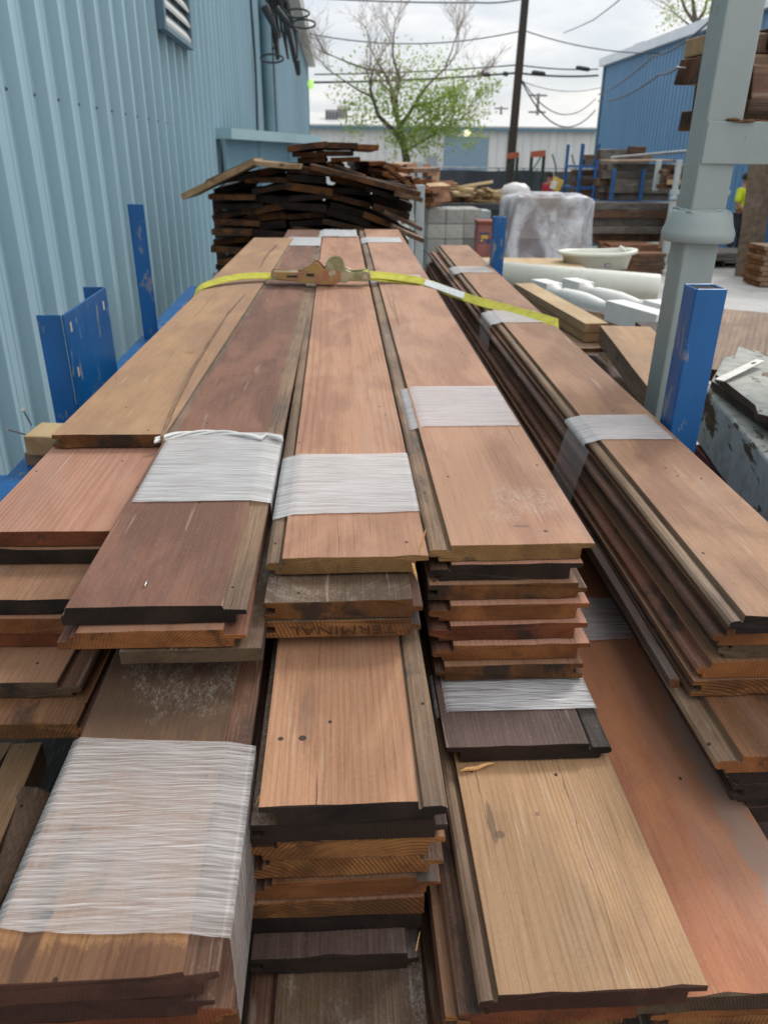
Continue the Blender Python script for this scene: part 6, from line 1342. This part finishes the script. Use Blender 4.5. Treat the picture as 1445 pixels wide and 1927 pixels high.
# stack of new reddish boards on the ground
gy = 17.0
for j in range(7):
    z = j*.055; wx0 = atY(1118+j*1.2,440,gy).x; wx1 = atY(1250-j*6+rd.uniform(-8,8),440,gy).x
    for q in range(2):
        plank3('board', '%s layer of the low reddish board stack on the ground, %s' % (ordn[j] if j else 'bottom', 'front' if q == 0 else 'back'), Vector((wx0+rd.uniform(-.1,.1), gy-.8+.42*q+.4, z+.05+(.0))), Vector((0,-1,0)), Vector((1,.0,0)), Vector((0,0,1)), .38, wx1-wx0, .05, [CEDAR_, EM['red'], CEDAR_] if False else [ORNG, EM['red'], ORNG], 'board', 'low stack of reddish boards', .003, j, .002)
for j in range(5):
    plank3('board', '%s short cut board in the small stack right of the reddish boards' % (ordn[j] if j else 'bottom',), Vector((atY(1195,470,14.6).x+rd.uniform(-.05,.05), 15.0, .075*j+.07)), Vector((0,-1,0)), Vector((1,0,0)), Vector((0,0,1)), .35, .62, .07, [ORNG, EM['orange'], MIDDK], 'board', 'small stack of thick short boards', .004, j, .003)
# cardboard tube leaning, timber post
a = atZ(1238,495,.0); b = atY(1272,378,a.y+.6); mb = MB(); mb.tube([a,b], .105, 20); tag(mb.build('cardboard_tube', simple('brown_cardboard', lin(150,130,108,.8), .8, var=.1), origin=a), 'brown cardboard tube leaning against the rack by the grey post', 'tube')
a = atZ(1404,520,0.); mb = MB(); wv_ = .155
T = Matrix.Translation(a) @ Matrix.Rotation(radians(-3.5),4,'Y') @ Matrix.Rotation(radians(25),4,'Z'); mb.box(-wv_,wv_,-wv_,wv_,0,2.6,0,T)
tag(mb.build('timber_post', wood('weathered_brown_post', L_(132,112,92), L_(104,88,72), .3, .01, .4, 1, .2, dark=.15), origin=a, bevel=.015), 'thick weathered brown timber post standing right of the grey rack post', 'timber post')
# things seen through the gap right of the grey post
GY = 14.5
pr = atZ(1330,500,0.)
rt = pallet('dark pallet on the ground behind the grey rack post', (atY(1362,490,15.6).x, 16.2, 0), .05, 1.6, 1.1, OLD)
for j in range(3):
    plank3('board', '%s greenish grey sheet on the dark pallet behind the grey post' % ordn[j+1], Vector((atY(1325,480,15.6).x, 16.6, .145+.05*j+.045)), Vector((0,-1,0)), Vector((1,0,0)), Vector((0,0,1)), 1.0, 1.1, .045, [OLDG,OLDG,OLDG], 'board', 'sheets on the dark pallet', .003, j, .002)
for j in range(8):
    plank3('board', '%s board of the pile at the right edge beyond the timber post' % (ordn[j] if j else 'lowest'), Vector((atY(1436-4*(j%2),500,13).x, 13.6, .09+.082*j)), Vector((0,-1,0)), Vector((1,0,0)), Vector((0,0,1)), .6, 1.4, .07, [(ORNG,MIDW,PALE)[j % 3],EM['gold'],MIDW], 'board', 'boards at the right edge', .004, j, .006)
mb = MB(); xx = atY(1436,500,13).x; mb.box(xx+.1,xx+1.1,13.1,13.4,0,.018); tag(mb.build('support_block', OLD), 'dark block under the pile of boards at the right edge', 'wood block')
mb = MB(); a = atY(1392,400,19.0); mb.box(a.x-.25,a.x+.9,19,20,0,a.z); tag(mb.build('blue_bin', simple('blue_bin_paint', lin(74,116,158,.8), .5), bevel=.02), 'blue metal bin seen between grey post and timber post', 'bin')
# far hill-less horizon: low dark trees or roofs behind fence are hidden by the warehouse
